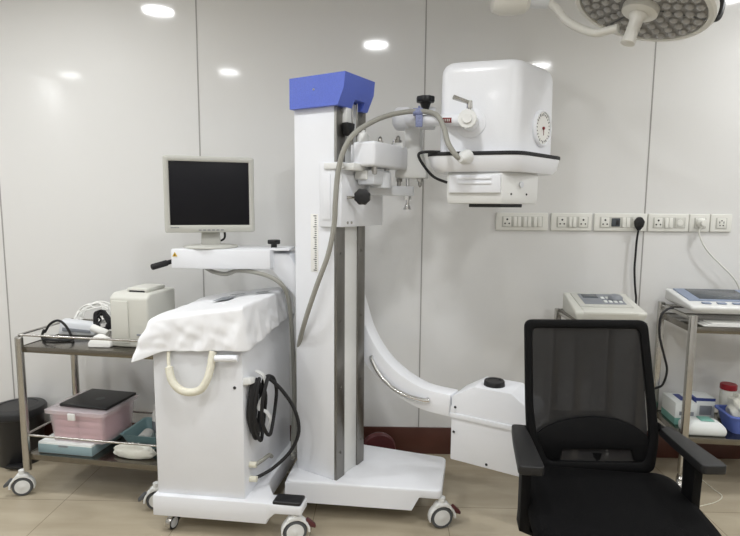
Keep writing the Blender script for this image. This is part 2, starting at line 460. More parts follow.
# arm link block
az0, az1 = zat(373, 166, 2.28), zat(373, 140.5, 2.28)
mb = MB(cf)
mb.prism([(.045, .05, az0), (.155, .05, az0), (.155, .35, az0), (.06, .35, az0)], (0, 0, az1 - az0), .012, 3)
mb.box2((.03, .06, az0 - .012), (.06, .2, az1 - .01), .005)
mb.build('link_arm', 'white', carm)
mb = MB(cf)
mb.lathe([(0, 0), (.026, 0), (.026, .02), (.018, .038), (.008, .042), (.008, .05), (0, .052)], (.075, .09, az1), (0, 0, 1), 20)
mb.build('pivot_cap', 'offwhite', carm)
for y, x in ((.19, .10), (.30, .11)):
    mb = MB(cf); mb.cyl((x, y, az1), (x, y, az1 + .012), .014, sides=6); mb.lathe([(.009, .012), (.009, .024), (.005, .032), (0, .034)], (x, y, az1), (0, 0, 1), 14); mb.build('bolt', 'steel', carm)
for y, x in ((.10, .125), (.25, .1)):
    mb = MB(cf); mb.cyl((x, y, az0 - .03), (x, y, az0), .012, sides=6); mb.build('bolt', 'steel', carm)
# lower hub under the link, two bosses
mb = MB(cf)
mb.box2((.045, .09, az0 - .075), (.13, .24, az0 - .01), .01)
mb.cyl((.10, .2, az0 - .085), (.10, .2, az0 - .02), .045)
mb.build('pivot_housing', 'grey', carm)
pe = V(cf @ V((.11, .36, 0)))
yE = pe.y
# lower bar, with the spring screw
mb = MB()
la, lb = A(366, 190.5, 2.44), A(408, 191.5, yE)
d = (lb - la).normalized(); n = V((-d.y, d.x, 0)) * .028
z0, z1 = zat(408, 196, yE), zat(408, 186.5, yE)
pts = [la - n, la + n] + [lb + n * math.cos(R(t)) + V((d.x, d.y, 0)) * .028 * math.sin(R(t)) for t in range(0, 181, 20)]
mb.prism([(p.x, p.y, z0) for p in pts], (0, 0, z1 - z0), .003)
mb.build('lower_bar', 'grey', carm)
mb = MB()
sx = A(407.5, 190, yE - .005)
mb.cyl((sx.x, sx.y, zat(407, 202, yE)), (sx.x, sx.y, zat(407, 176, yE)), .009, sides=14)
mb.lathe([(0, 0), (.02, 0), (.02, .006), (.012, .02), (.009, .035), (0, .035)], (sx.x, sx.y, zat(407, 210, yE)), (0, 0, 1), 20)
mb.cyl((sx.x, sx.y, z0 - .018), (sx.x, sx.y, z0), .018, sides=6)
mb.build('spring_screw', 'chrome', carm)
# upright swivel bracket
mb = MB()
def rect(pxl, pxr, py, Y, dep):
    a, b2 = A(pxl, py, Y), A(pxr, py, Y); return [a, b2, b2 + V((.02, dep, 0)), a + V((.02, dep, 0))]
mb.loft([rect(395, 426, 178, yE - .03, .11), rect(395, 426, 172, yE - .03, .11), rect(401, 424, 164, yE - .03, .1), rect(405, 420, 145, yE - .03, .09), rect(405, 420, 122, yE - .03, .09)], .004)
c0 = A(400, 103, yE + .02)
mb.build('swivel_bracket', 'offwhite', carm)
mb = MB()
mb.lathe([(0, -.026), (.028, -.024), (.046, -.012), (.053, .0), (.053, .05), (.046, .056), (.046, .09), (.05, .095), (.05, .165), (.046, .17), (0, .17)], A(398, 119, yE + .0), (1, -.12, 0), 26)
mb.build('swivel_joint', 'gloss', carm)
mb = MB()
p = A(398, 147, yE - .05); mb.box(p, (.05, .05, .035), .005)
mb.build('lug', 'offwhite', carm)
for px, py in ((396, 138), ):
    mb = MB(); p = A(398, 143, yE - .05); mb.cyl(p, p + V((0, 0, .012)), .016, sides=6); mb.lathe([(.01, .012), (.01, .026), (0, .034)], p, (0, 0, 1), 14); mb.build('bolt', 'steel', carm)
for px in (399, 420):
    mb = MB(); p = A(px, 179, yE - .02); mb.cyl(p - V((0, 0, .012)), p + V((0, 0, .002)), .015, sides=6); mb.lathe([(.009, 0), (.009, -.02), (0, -.03)], p - V((0, 0, .01)), (0, 0, 1), 14); mb.build('bolt', 'steel', carm)
# head (tank)
YH = 2.25
N = plan(515, YH); N = V((N[0], N[1], 0))
Fp = N + V((-.966, .26, 0)) * .322; Rp = N + V((.669, .743, 0)) * .33
Bp = Fp + V((.10, .31, 0)); B2 = V((Rp.x - .06, Rp.y + .14, 0))
cen = (N + Fp + Rp + Bp + B2) / 5
def scaled(s, z, off=V((0, 0, 0)), rad=.05):
    poly = [cen + (q - cen) * s + off for q in (Fp, N, Rp, B2, Bp)]
    return [V((q.x, q.y, z)) for q in rounded(poly, rad, 6)]
zs0, zs1 = zat(519, 171, YH - .03), zat(519, 151.5, YH - .03)
zh = zat(519, 57.5, YH + .02)
mb = MB()
rings = [scaled(1.0, zs1 - .01), scaled(1.0, zs1 + .05), scaled(.985, zh - .05)]
for t in (20, 45, 70, 90):
    a = R(t); rings.append(scaled(.985 - .16 * (1 - math.cos(a)), zh - .05 + .05 * math.sin(a)))
mb.loft(rings)
head = mb.build('tube_housing', 'gloss', carm)
mb = MB()
rings = [scaled(1.06, zs0, rad=.06), scaled(1.14, zs0 + .02, rad=.06), scaled(1.18, zs1 - .01, rad=.06), scaled(1.18, zs1 - .004, rad=.06)]
mb.loft(rings); mb.build('housing_skirt', 'gloss', carm)
mb = MB(); ra = scaled(1.195, zs1 - .012, rad=.06); rb = scaled(1.16, zs1 - .012, rad=.06)
mb.ringprism(ra, rb, (0, 0, .016)); mb.build('rubber_rim', 'rubber', carm)
# collimator
zc_0, zc_1 = zat(500, 204, YH + .04), zs0
lbx = [V((*plan(446, 2.33), 0)), V((*plan(501, 2.255), 0)), V((*plan(537, 2.40), 0)), V((*plan(520, 2.6), 0)), V((*plan(462, 2.62), 0))]
lc = sum(lbx, V()) / 5
mb = MB()
mb.loft([[V((q.x, q.y, z)) for q in [lc + (w - lc) * s for w in lbx]] for z, s in ((zc_0, .97), (zc_0 + .03, 1.0), (zc_1 - .012, 1.0), (zc_1 + .002, .96))], .006)
coll = mb.build('collimator', 'offwhite', carm)
mb = MB()
a, b2 = lbx[0], lbx[1]; d = (b2 - a).normalized(); nn = V((d.y, -d.x, 0))
Mp = Matrix.Translation(V((a.x, a.y, 0))) @ Matrix(((d.x, -nn.x, 0, 0), (d.y, -nn.y, 0, 0), (0, 0, 1, 0), (0, 0, 0, 1)))
W_ = (b2 - a).length
mb.M = Mp; ph0, ph1 = zc_0 + .045, zc_1 - .012
mb.box2((.012, -.014, ph0), (W_ - .004, .004, ph1), .004)
mb.box2((.05, -.02, ph0 + .035), (W_ - .04, -.012, ph0 + .045), .003)
mb.box2((.05, -.02, ph0 + .055), (W_ - .04, -.012, ph0 + .065), .003)
mb.build('filter_slot', 'white', coll)
mb = MB(); mb.prism([V((q.x, q.y, zc_0 - .014)) for q in [lc + (w - lc) * .58 + V((-.0, -.06, 0)) for w in lbx]], (0, 0, .016), .003); mb.build('aperture_plate', 'black', coll)
dR = (lbx[2] - lbx[1]).normalized(); nR = V((dR.y, -dR.x, 0))
p = lbx[1] + dR * .12 + V((0, 0, zc_1 - .05))
mb = MB(); mb.lathe([(0, 0), (.013, 0), (.013, .006), (0, .008)], p, nR, 14)
mb.build('lock_button', 'grey', coll)
for f_ in (.06, .16):
    mb = MB(); p = lbx[1] + dR * f_ + V((0, 0, zc_1 - .09)); mb.lathe([(0, 0), (.005, 0), (.003, .003), (0, .003)], p, nR, 10); mb.build('screw', 'dark', coll)
# dial
dh = (Rp - N).normalized(); nh = V((dh.y, -dh.x, 0))
dc = PL(541, 128.5, N + nh * .0, nh); dc = V((dc.x, dc.y, dc.z)) - nh * .004
mb = MB(); mb.lathe([(0, 0), (.075, 0), (.077, .012), (.072, .018), (.068, .018), (.067, .012), (0, .012)], dc, nh, 40, (0, 0, 1))
dial = mb.build('angle_dial', 'gloss', carm)
mb = MB(); mb.lathe([(0, .0125), (.066, .0125), (.066, .0135), (0, .0135)], dc, nh, 40); mb.build('dial_face', 'paper', dial)
mb = MB()
for i in range(24):
    a = 2 * math.pi * i / 24; u = dh * math.cos(a) + V((0, 0, 1)) * math.sin(a); w = nh.cross(u)
    p = dc + nh * .014 + u * .052; L = .011 if i % 2 == 0 else .006
    q = [p - w * .0016, p + w * .0016, p + u * L + w * .0016, p + u * L - w * .0016]
    mb.prism(q, nh * .001, 0)
mb.build('dial_marks', 'dark', dial)
mb = MB(); mb.lathe([(0, .0135), (.007, .0135), (.006, .02), (0, .02)], dc, nh, 16)
mb.prism([dc + nh * .016 + V((0, 0, -.03)), dc + nh * .016 + dh * .002, dc + nh * .016 - dh * .002], nh * .002, 0)
mb.build('dial_pointer', 'redtag', dial)
# trunnion flange, knurled knob and tube to the swivel
df = (N - Fp).normalized(); nf = V((df.y, -df.x, 0))
fc = PL(470.5, 123, N, nf)
mb = MB(); mb.lathe([(0, -.01), (.062, -.01), (.06, .006), (.045, .012), (0, .012)], fc, nf, 32); mb.build('trunnion_flange', 'gloss', carm)
kc = fc + nf * .13 + df * -.015
mb = MB(); mb.cyl(fc, fc + nf * .1, .036, sides=26)
t0, t1 = A(408, 120, yE - .07), fc + nf * .075
mb.cyl(t0, t1, .023, sides=24)
mb.lathe([(0, -.012), (.018, -.01), (.0255, -.002), (.0255, .03), (.023, .032)], t0, (1, -.3, 0), 24)
mb.build('cross_tube', 'gloss', carm)
mb = MB()
n = 32; ringa = [fc + nf * .1 + (df * math.cos(2 * math.pi * i / n) + V((0, 0, 1)) * math.sin(2 * math.pi * i / n)) * (.037 if i % 2 else .034) for i in range(n)]
mb.prism(ringa, nf * .024, 0); mb.lathe([(0, .124), (.02, .124), (.018, .132), (0, .13)], fc, nf, 20)
mb.build('knurled_knob', 'offwhite', carm)
mb = MB()
q0, q1, q2 = fc + nf * .05 + V((0, 0, .03)), fc + nf * .05 + V((0, 0, .072)), fc + nf * .08 + V((-.06, 0, .088))
mb.cyl(q0, q0 + V((0, 0, .03)), .006, sides=12); mb.cyl(q0 + V((0, 0, .02)), q1 + V((0, 0, .008)), .012, .011, sides=14); mb.cyl(q1, q2, .0075, .0095, sides=12)
mb.build('locking_lever', 'steel', carm)
# red tag on the tube
tm = t0.lerp(t1, .73); td = (t1 - t0).normalized(); 
view = (EYE - tm); view = (view - td * view.dot(td)).normalized()
sidev = td.cross(view)
mb = MB()
rows = []
for a in range(-25, 26, 10):
    u = view * math.cos(R(a)) + sidev * math.sin(R(a)); rows.append([tm - td * .025 + u * .0236, tm + td * .025 + u * .0236])
mb.grid(rows); tg = mb.build('warning_tag', 'redtag', carm)
mb = MB()
for k_, off in enumerate((-.016, -.006, .004, .014)):
    u = view; c = tm + td * off + u * .0242
    mb.prism([c + td * .0025 + sidev * .005, c - td * .0025 + sidev * .005, c - td * .0025 - sidev * .005, c + td * .0025 - sidev * .005], u * .0005, 0)
mb.build('tag_lettering', 'beige', tg)
# knob above the joint
kp = A(425.5, 102.5, yE - .05)
kk = knob(None, kp, (0, 0, 1), .042, .026).build('clamp_knob', 'black', carm)
mb = MB(); mb.lathe([(.008, -.045), (.012, -.04), (.022, -.01), (.026, 0), (0, 0)], kp, (0, 0, 1), 18); mb.build('knob_neck', 'black', kk)
# supply hose
YHs = 2.3
hp = [fc + V((.02, 0, -.17)), A(461, 158.5, 2.20), A(456, 155.5, 2.19), A(448, 143, 2.2), A(444, 128, 2.26), A(437, 115.5, 2.32), A(425, 111.5, 2.38), A(410, 111.5, 2.39), A(390, 115, 2.36), A(372, 122, 2.30), A(354, 134, 2.235),
      A(344, 150, 2.225), A(338, 172, 2.23), A(335.5, 200, 2.235), A(334, 226, 2.25), A(328, 255, 2.26), A(317, 285, 2.28), A(306, 318, 2.33), A(299, 345, 2.42), A(296, 372, 2.5), A(294, 410, 2.58), A(293, 440, 2.6), Zp(293, 458, ZT + .012)]
hp[0] = A(465, 160, 2.23)
mb = MB(); mb.tube(hp, .0108, 12, smooth=8); mb.build('supply_hose', 'hose', carm)
mb = MB(); d = (hp[0] - hp[1]); mb.lathe([(0, 0), (.013, 0), (.019, .008), (.027, .03), (.03, .06), (0, .07)], A(460, 158.5, 2.185), A(471, 156, 2.26) - A(460, 158.5, 2.185), 22); mb.build('hose_gland', 'offwhite', carm)
mb = MB(); mb.tube([A(x, y, Yq) for x, y, Yq in ((416.5, 118, 2.4), (418, 112, 2.4), (419.5, 106, 2.4))], .005, 8)
a_ = A(418, 112, 2.395); mb.lathe([(.0135, -.02), (.0165, -.02), (.0165, .02), (.0135, .02), (.0135, -.02)], a_, (1, -.15, 0), 20)
mb.box(A(419, 121, 2.385), (.03, .012, .05), .003); mb.build('tape_wrap', 'bluetag', carm)
# black cable from rim to collimator
mb = MB(); mb.tube([A(440, 152, 2.3), A(425, 152, 2.29), A(418.5, 155, 2.29), A(424, 166, 2.3), A(434, 177, 2.32), A(447, 182.5, 2.33)], .006, 8, smooth=8); mb.build('signal_cable', 'rubber', carm)
# C-arc: rectangular section swept through the sampled curve
cx = [(318, 240, 2.66), (338, 268, 2.66), (352, 296, 2.655), (363, 331, 2.63), (378, 358, 2.57), (398, 379, 2.49), (424, 395, 2.41), (454, 403, 2.33)]
ctr = cr([A(*q) for q in cx], 8)
mb = MB(); rings = []
for i, p in enumerate(ctr):
    d = (ctr[min(i + 1, len(ctr) - 1)] - ctr[max(i - 1, 0)]).normalized()
    side = V((.42, .9, 0)).normalized()            # depth of the section
    side = (side - d * side.dot(d)).normalized(); up = side.cross(d).normalized()
    if up.z < 0: up = -up
    rings.append([p + up * .05 - side * .045, p + up * .05 + side * .045, p - up * .05 + side * .045, p - up * .05 - side * .045])
mb.loft(rings, .006, 2, ang=50); mb.build('c_arc', 'gloss', carm)
# rear mount joining arc and monitor bracket to the column
mb = MB(cf); mb.box2((-.19, cb + .0, 1.0), (-.06, cb + .07, 1.30), .01); mb.build('rear_mount', 'white', carm)
# grab bar
g0, g1 = A(371, 360, 2.52), A(426, 400, 2.335)
gm = A(392, 386, 2.44)
mb = MB(); bar = cr([A(371, 358, 2.53), A(379, 373, 2.48), A(392, 387, 2.43), A(408, 396, 2.38), A(427, 401, 2.335)], 6)
mb.tube([bar[0] + V((.03, .05, .012))] + bar + [bar[-1] + V((.02, .05, .012))], .0105, 12)
for p in (bar[0], bar[-1]): mb.lathe([(0, 0), (.02, 0), (.018, .012), (0, .012)], p + V((.024, .04, .01)), (-.42, -.9, 0), 18)
mb.build('grab_bar', 'chrome', carm)
# detector box at the end of the arc
bL = Zp(450, 459, .30); bf = frame(bL.x, bL.y, 30)
wb_, db_ = .36, .17
zt = PL(475, 387, bL, bf.to_3x3() @ V((0, -1, 0))).z
zl = PL(450.5, 396, bL, bf.to_3x3() @ V((0, -1, 0))).z
zj = PL(450.5, 412, bL, bf.to_3x3() @ V((0, -1, 0))).z
mb = MB(bf)
mb.prism([(0, 0, .30), (wb_, 0, .30), (wb_, 0, zl - .012), (wb_ - .1, 0, zt), (.1, 0, zt), (0, 0, zl)][::1], (0, db_, 0), .005)
bx = mb.build('detector_box', 'white', carm)
mb = MB(bf); mb.box2((-.006, -.007, zj - .022), (wb_ + .006, db_ + .007, zj), .003); mb.box2((-.003, -.004, zj), (.02, .0, zj + .03), .001); mb.build('seam_flange', 'white', bx)
for x, z in ((.018, zl - .045), (.014, zj - .085), (.165, .318), (.34, .32)):
    mb = MB(bf); mb.lathe([(0, 0), (.006, 0), (.004, .004), (0, .004)], (x, -.001, z), (0, -1, 0), 12); mb.build('screw', 'dark', bx)
mb = MB(bf)
cc = bf.inverted() @ A(493, 384, 2.27); cc = (.165, .07)
mb.lathe([(0, 0), (.045, 0), (.044, .006), (.043, .018), (.04, .022), (.03, .022), (.028, .018), (0, .018)], (cc[0], cc[1], zt), (0, 0, 1), 32)
mb.build('round_cap', 'black', bx)
# monitor platform, with its bracket
YP = 2.47
pa, pb = A(170.5, 249, YP), A(270, 250.5, YP)
pz0 = zat(170, 268.5, YP)
mb = MB()
mb.prism([(pa.x, pa.y, pz0), (pb.x, pb.y, pz0), (pb.x + .05, pb.y + .25, pz0), (pa.x + .05, pa.y + .25, pz0)], (0, 0, pa.z - pz0), .006)
mb.box2((pa.x + .12, YP + .04, pz0 - .006), (pb.x - .04, YP + .2, pz0 + .001), .001)
plat = mb.build('monitor_platform', 'white', carm)
mb = MB()
br = [A(270.5, 253, YP + .04), A(288, 254, YP + .04), A(300, 270, YP + .06), A(312, 290, YP + .08), A(318, 320, YP + .1), A(300, 300, YP + .08), A(285, 284, YP + .06), A(270.5, 268.5, YP + .04)]
br = [V((q.x, YP + .04, q.z)) for q in br]
mb.prism(br, (.06, .16, 0), .006)
mb.box2((pb.x - .01, YP + .02, pa.z - .006), (pb.x + .085, YP + .2, pa.z + .004), .003)
mb.build('platform_bracket', 'white', carm)
mb = MB()
g = A(170, 262, YP + .06); ge = A(152.5, 267, YP + .0)
mb.tube([g + (g - ge) * .12, g, ge], .011, 14); mb.lathe([(0, -.004), (.012, -.004), (.0145, .0), (.0145, .068), (.0125, .072)], ge, g - ge, 18)
mb.build('push_handle', 'rubber', carm)
kp = A(274, 247.5, YP + .1); kp.z = pa.z + .02
kk = knob(None, kp, (0, 0, 1), .03, .02).build('clamp_knob', 'black', carm)
mb = MB(); mb.cyl((kp.x, kp.y, pa.z + .002), kp, .014); mb.build('knob_neck', 'black', kk)
mb = MB(); s0 = A(174.8, 254.5, YP - .001)
mb.prism([s0 + V((-.012, 0, -.009)), s0 + V((.012, 0, -.009)), s0 + V((0, 0, .012))], (0, -.0008, 0), 0)
st = mb.build('warning_sticker', 'yellow', carm)
mb = MB(); s1 = s0 + V((0, -.001, -.001)); mb.prism([s1 + V((-.003, 0, -.005)), s1 + V((.003, 0, -.005)), s1 + V((.001, 0, .004)), s1 + V((-.001, 0, .004))], (0, -.0006, 0), 0); mb.build('warning_symbol', 'dark', st)
mb = MB(); mb.tube([A(206, 268, YP + .1), A(214, 272, YP + .06), A(226, 274, YP + .05), (A(236, 271, YP + .05)), A(250, 271.5, YP + .02), A(268, 276, YP + .0), A(281, 284, YP - .01), A(288, 297, YP + .02), A(291, 320, YP + .06), A(293, 350, YP + .1), A(294, 390, YP + .12), Zp(296, 452, .2)], .010, 10, smooth=8)
mb.build('monitor_conduit', 'hose', carm)
mb = MB(); mb.tube([A(228, 269, YP + .06), A(229, 276, YP + .05), A(231, 277, YP + .05)], .003, 6); mb.build('cable_tie', 'offwhite', carm)

# ------------------------------------------------------------------ monitor
mc = A(210, 194, 2.53)
TM = -19
mf = Matrix.Translation(V((mc.x, mc.y, 0))) @ Matrix.Rotation(R(-TM), 4, 'Z')
zl0, zl1 = mc.z - .178, mc.z + .172
mw = .202
mon = thing('flat_monitor', (mc.x, mc.y + .03, pa.z), 'grey-framed square flat monitor, screen off, standing on the white platform', 'monitor')
mb = MB(mf)
def rr2(hw, z0, z1, y, rad=.012): return rounded([V((-hw, y, z0)), V((hw, y, z0)), V((hw, y, z1)), V((-hw, y, z1))], rad, 4)
mb.ringprism(rr2(mw, zl0, zl1, 0), rr2(mw - .026, zl0 + .036, zl1 - .026, 0, .002), (0, .03, 0))
mb.loft([rr2(mw - .004, zl0 + .004, zl1 - .004, .022), rr2(mw - .01, zl0 + .01, zl1 - .01, .04), rr2(mw - .06, zl0 + .05, zl1 - .05, .065)])
mb.build('casing', 'bezel', mon)
mb = MB(mf); mb.box2((-mw + .025, .004, zl0 + .035), (mw - .025, .021, zl1 - .025), .001); mb.build('screen', 'screen', mon)
for i in range(6):
    mb = MB(mf); mb.box2((-.055 + i * .02, -.0025, zl0 + .009), (-.042 + i * .02, .002, zl0 + .014), .001); mb.build('button', 'btn', mon)
mb = MB(mf)
for i in range(6): mb.box2((-.176 + i * .0062, -.0012, zl0 + .0215), (-.172 + i * .0062, .001, zl0 + .026), 0)
mb.build('maker_mark', 'btn', mon)
mb = MB(mf); mb.prism([(-.045, .03, pa.z + .008), (.045, .03, pa.z + .008), (.04, .055, zl0 + .04), (-.04, .055, zl0 + .04)], (0, .025, 0), .004); mb.build('stand_neck', 'bezel', mon)
mb = MB(mf)
mb.lathe([(0, 0), (.125, 0), (.127, .004), (.12, .010), (.06, .016), (0, .017)], (0, .06, pa.z + .0005), (0, 0, 1), 44); 
mb.build('stand_base', 'bezel', mon)
mb = MB(mf); mb.tube([(.06, .05, zl0 + .03), (.066, .07, zl0 - .02), (.058, .10, zl0 - .04), (.03, .13, pa.z + .02)], .005, 8, smooth=6); mb.build('video_cable', 'rubber', mon)

# ------------------------------------------------------------------ console cabinet
nr = Zp(245, 498.6, .175)
TC = 10
_ax, _ay = R(6), R(TC)      # the cabinet is slightly out of square
kf = Matrix(((math.cos(_ax), math.sin(_ay), 0, nr.x), (-math.sin(_ax), math.cos(_ay), 0, nr.y), (0, 0, 1, 0), (0, 0, 0, 1)))
con = thing('control_console', (nr.x - .19, nr.y + .28, 0), 'white control console cabinet on casters under a cloth cover, left of the column', 'console')
cw, cdp = .388, .565
sb = .08
mb = MB(kf)
mb.prism([(-cw - .014, -.022, sb), (.10, -.022, sb), (.10, .06, sb), (.045, .15, sb), (.03, cdp + .02, sb), (-cw - .014, cdp + .02, sb)], (0, 0, .172 - sb), .006)
mb.prism([(.095, -.022, .172), (.095, -.022, sb + .01), (.135, -.022, .128), (.25, -.022, .13), (.25, -.022, .168)], (0, .08, 0), .006)
mb.build('console_base', 'white', con)
mb = MB(kf); mb.box2((.125, -.02, .168), (.245, .05, .184), .007, 3); mb.build('foot_pedal', 'black', con)
mb = MB(kf); mb.box2((-cw, 0, .17), (0, cdp, .86), .004); mb.build('cabinet', 'white', con)
# sloped deck under the cover
hz = dict(FL=.918, FR=.985, BR=.985, BL=.935)
mb = MB(kf)
mb.hull([(-cw + .01, .01, .85), (-.01, .01, .85), (-.01, cdp - .01, .85), (-cw + .01, cdp - .01, .85), (-cw + .03, .02, hz['FL']), (-.01, .01, hz['FR']), (-.01, cdp - .01, hz['BR']), (-cw + .02, cdp - .02, hz['BL'])], .006)
mb.build('control_deck', 'offwhite', con)
mb = MB(kf); mb.lathe([(0, 0), (.007, 0), (.005, .004), (0, .004)], (-.035, 0, .655), (0, -1, 0), 12); mb.build('lock', 'dark', con)
# grip on the front
gp = [kf @ V((-.31, -.012, .80)), kf @ V((-.30, -.03, .745)), kf @ V((-.28, -.045, .69)), kf @ V((-.245, -.05, .655)), kf @ V((-.20, -.05, .645)), kf @ V((-.155, -.05, .66)), kf @ V((-.13, -.045, .70)), kf @ V((-.12, -.03, .75)), kf @ V((-.118, -.012, .81))]
mb = MB(); pts = cr(gp, 8); rad = [.007 if i < 9 else .0155 + .0012 * (i % 2) for i in range(len(pts))]
mb.tube(pts, rad, 12); mb.build('grip_handle', 'cream', con)
mb = MB(kf); mb.cyl((-.10, -.03, .785), (-.005, -.03, .79), .014, bevel=.003); mb.build('roller_end', 'white', con)
# cable hook and coiled power cable on the right side
mb = MB(kf); mb.hull([(-.002, .0, .665), (.035, .0, .672), (.035, .075, .66), (-.002, .075, .655), (-.002, .005, .70), (.03, .005, .70), (.03, .07, .685), (-.002, .07, .685)], .006, 3); mb.build('cable_hook', 'offwhite', con)
cab = []
random.seed(3)
specs = [(.055, .042, .555, .115, .016), (.062, .048, .55, .125, .030), (.05, .036, .56, .105, .044), (.064, .054, .545, .13, .024), (.07, .06, .54, .135, .042), (.10, .085, .55, .13, .07)]
for i, (yc, ry, zc, rz, x) in enumerate(specs):
    for j in range(10):
        a = R(90 + 36 * j); cab.append(V((x + .005 * math.sin(1.7 * j), yc + ry * math.cos(a) * (1 if math.cos(a) > 0 else .8), zc + rz * math.sin(a))))
cab += [V((.06, .12, .668)), V((.11, .14, .61)), V((.165, .15, .52)), V((.185, .15, .42)), V((.15, .14, .33)), V((.085, .11, .265)), V((.03, .075, .237)), V((.0, .06, .235))]
mb = MB(kf); mb.tube(cab, .0078, 8, smooth=5); mb.build('power_cable', 'rubber', con)
stp = cr([(.035, .055, .715), (.058, .08, .685), (.066, .08, .63), (.05, .055, .585), (.045, .055, .55), (.062, .09, .525), (.068, .12, .475), (.052, .105, .425)], 6)
t_ = MB(kf); t_.loft([[p + V((-.0012, -.014, 0)), p + V((-.0012, .014, 0)), p + V((.0012, .014, 0)), p + V((.0012, -.014, 0))] for p in stp]); t_.build('cable_strap', 'offwhite', con)
for z in (.30, .235):
    mb = MB(kf); mb.cyl((-.001, .055, z), (.03, .055, z), .013, sides=16); mb.build('cable_gland', 'cream', con)
mb = MB(kf); mb.tube([(.025, .055, .30), (.04, .1, .302), (.045, .16, .295), (.04, .2, .27)], .009, 10, smooth=6); mb.build('stub_hose', 'hose', con)
# casters
caster(con, kf @ V((.215, .0, 0)), 15, .05, .03, 'offwhite', 'greytyre', 'offwhite', 'red', .125, 1)
for x, y in ((-cw + .05, .02), (-cw + .05, cdp - .03), (.02, cdp - .03)):
    caster(con, kf @ V((x, y, 0)), 70, .03, .02, 'steel', 'rubber', 'grey', None, .082)

# dust cover: top follows the deck, skirt hangs with folds
def deck(u, v, o=.012):
    return hz['FL'] * (1 - u) * (1 - v) + hz['FR'] * u * (1 - v) + hz['BR'] * u * v + hz['BL'] * (1 - u) * v + o
per = []
nx, ny = 40, 44
for i in range(nx): per.append((i / nx, 0, 0, -1))
for i in range(ny): per.append((1, i / ny, 1, 0))
for i in range(nx): per.append((1 - i / nx, 1, 0, 1))
for i in range(ny): per.append((0, 1 - i / ny, -1, 0))
npz = len(per)
mb = MB(kf); rows = []
x0, x1, y0, y1 = -cw - .012, .014, -.014, cdp + .012
for s in (0, .12, .25, .37, .5, .62, .74, .85, .94):
    row = []
    for (u, v, _, _) in per:
        uu, vv = .5 + (u - .5) * s, .5 + (v - .5) * s
        h = deck(uu, vv) + .006 * math.sin(9 * uu + 5 * vv) * math.sin(7 * vv - 2 * uu) * s + (.006 * abs(mnoise.noise(V((uu * 5, vv * 7, 1.5)))) + .004 * mnoise.noise(V((uu * 11 + vv * 4, vv * 9, 4.5)))) * s
        if s == 0: h = deck(.5, .5) + .001
        row.append(V((x0 + (x1 - x0) * uu, y0 + (y1 - y0) * vv, h)))
    rows.append(row)
drops = [0, .01, .02, .033, .046, .06, .074, .088, .10, .114, .128, .142, .156, .17]
for k_, dr in enumerate(drops):
    row = []
    for i, (u, v, nx_, ny_) in enumerate(per):
        frac = dr / drops[-1]
        top = deck(u, v) - .004
        # hem height differs round the cover
        hem = {0: .8 + .02 * u, 1: .815 + .05 * v, 2: .82, 3: .80}[(0 if ny_ < 0 else 1 if nx_ > 0 else 2 if ny_ > 0 else 3)]
        cfl = math.exp(-((u ** 2 + v ** 2) / .01)); cfr = math.exp(-(((1 - u) ** 2 + v ** 2) / .01))
        hem -= .035 * cfl
        z = top + (hem - top) * frac
        ph = i * 2 * math.pi / npz
        fold = (math.sin(23 * ph + 1.3) * .5 + math.sin(11 * ph + .4) * .5 + .35 * math.sin(41 * ph)) * .010 * frac
        wr = mnoise.noise(V((ph * 5 + frac * 2.2, frac * 1.6, 2.0))) * .008 + (.5 - abs(mnoise.noise(V((ph * 3.2 - frac * 2.5, frac * 2.4, 7.0))))) * .011 - .003
        out = -.004 + .016 * frac ** .8 + fold * .7 + wr * min(1, frac * 3) + .026 * cfl * frac + .012 * cfr * frac
        if nx_ > 0: out = min(out, .026)
        out = max(out, -.004 + .010 * frac)
        dx, dy = nx_, ny_
        if cfl > .02: dx, dy = nx_ - .9 * cfl, ny_ - .5 * cfl
        row.append(V((x0 + (x1 - x0) * u + dx * out, y0 + (y1 - y0) * v + dy * out, z)))
    rows.append(row)
rows = [r + [r[0]] for r in rows]
mb.grid(rows); bmesh.ops.remove_doubles(mb.bm, verts=mb.bm.verts, dist=.0004)
bmesh.ops.recalc_face_normals(mb.bm, faces=mb.bm.faces)
cov = mb.build('dust_cover', 'sheet', None, 180)
tag(cov, 'white plastic-like cloth cover draped over the top of the control console', 'cover')
so = cov.modifiers.new('thickness', 'SOLIDIFY'); so.thickness = .0015; so.offset = 1
ss = cov.modifiers.new('smooth', 'SUBSURF'); ss.levels = 1; ss.render_levels = 1
mb = MB(kf)
for (u0, u1, v0, v1) in ((.38, .56, .42, .60), (.42, .60, .66, .70), (.75, .9, .62, .68)):
    n = 5; rws = []
    for a in range(n):
        rws.append([])
        for b2 in range(n):
            u = u0 + (u1 - u0) * a / (n - 1); v = v0 + (v1 - v0) * b2 / (n - 1)
            h = deck(u, v) + .0095
            rws[-1].append(V((x0 + (x1 - x0) * u, y0 + (y1 - y0) * v, h)))
    mb.grid(rws)
pr_ = mb.build('printed_marking', 'btn', cov)

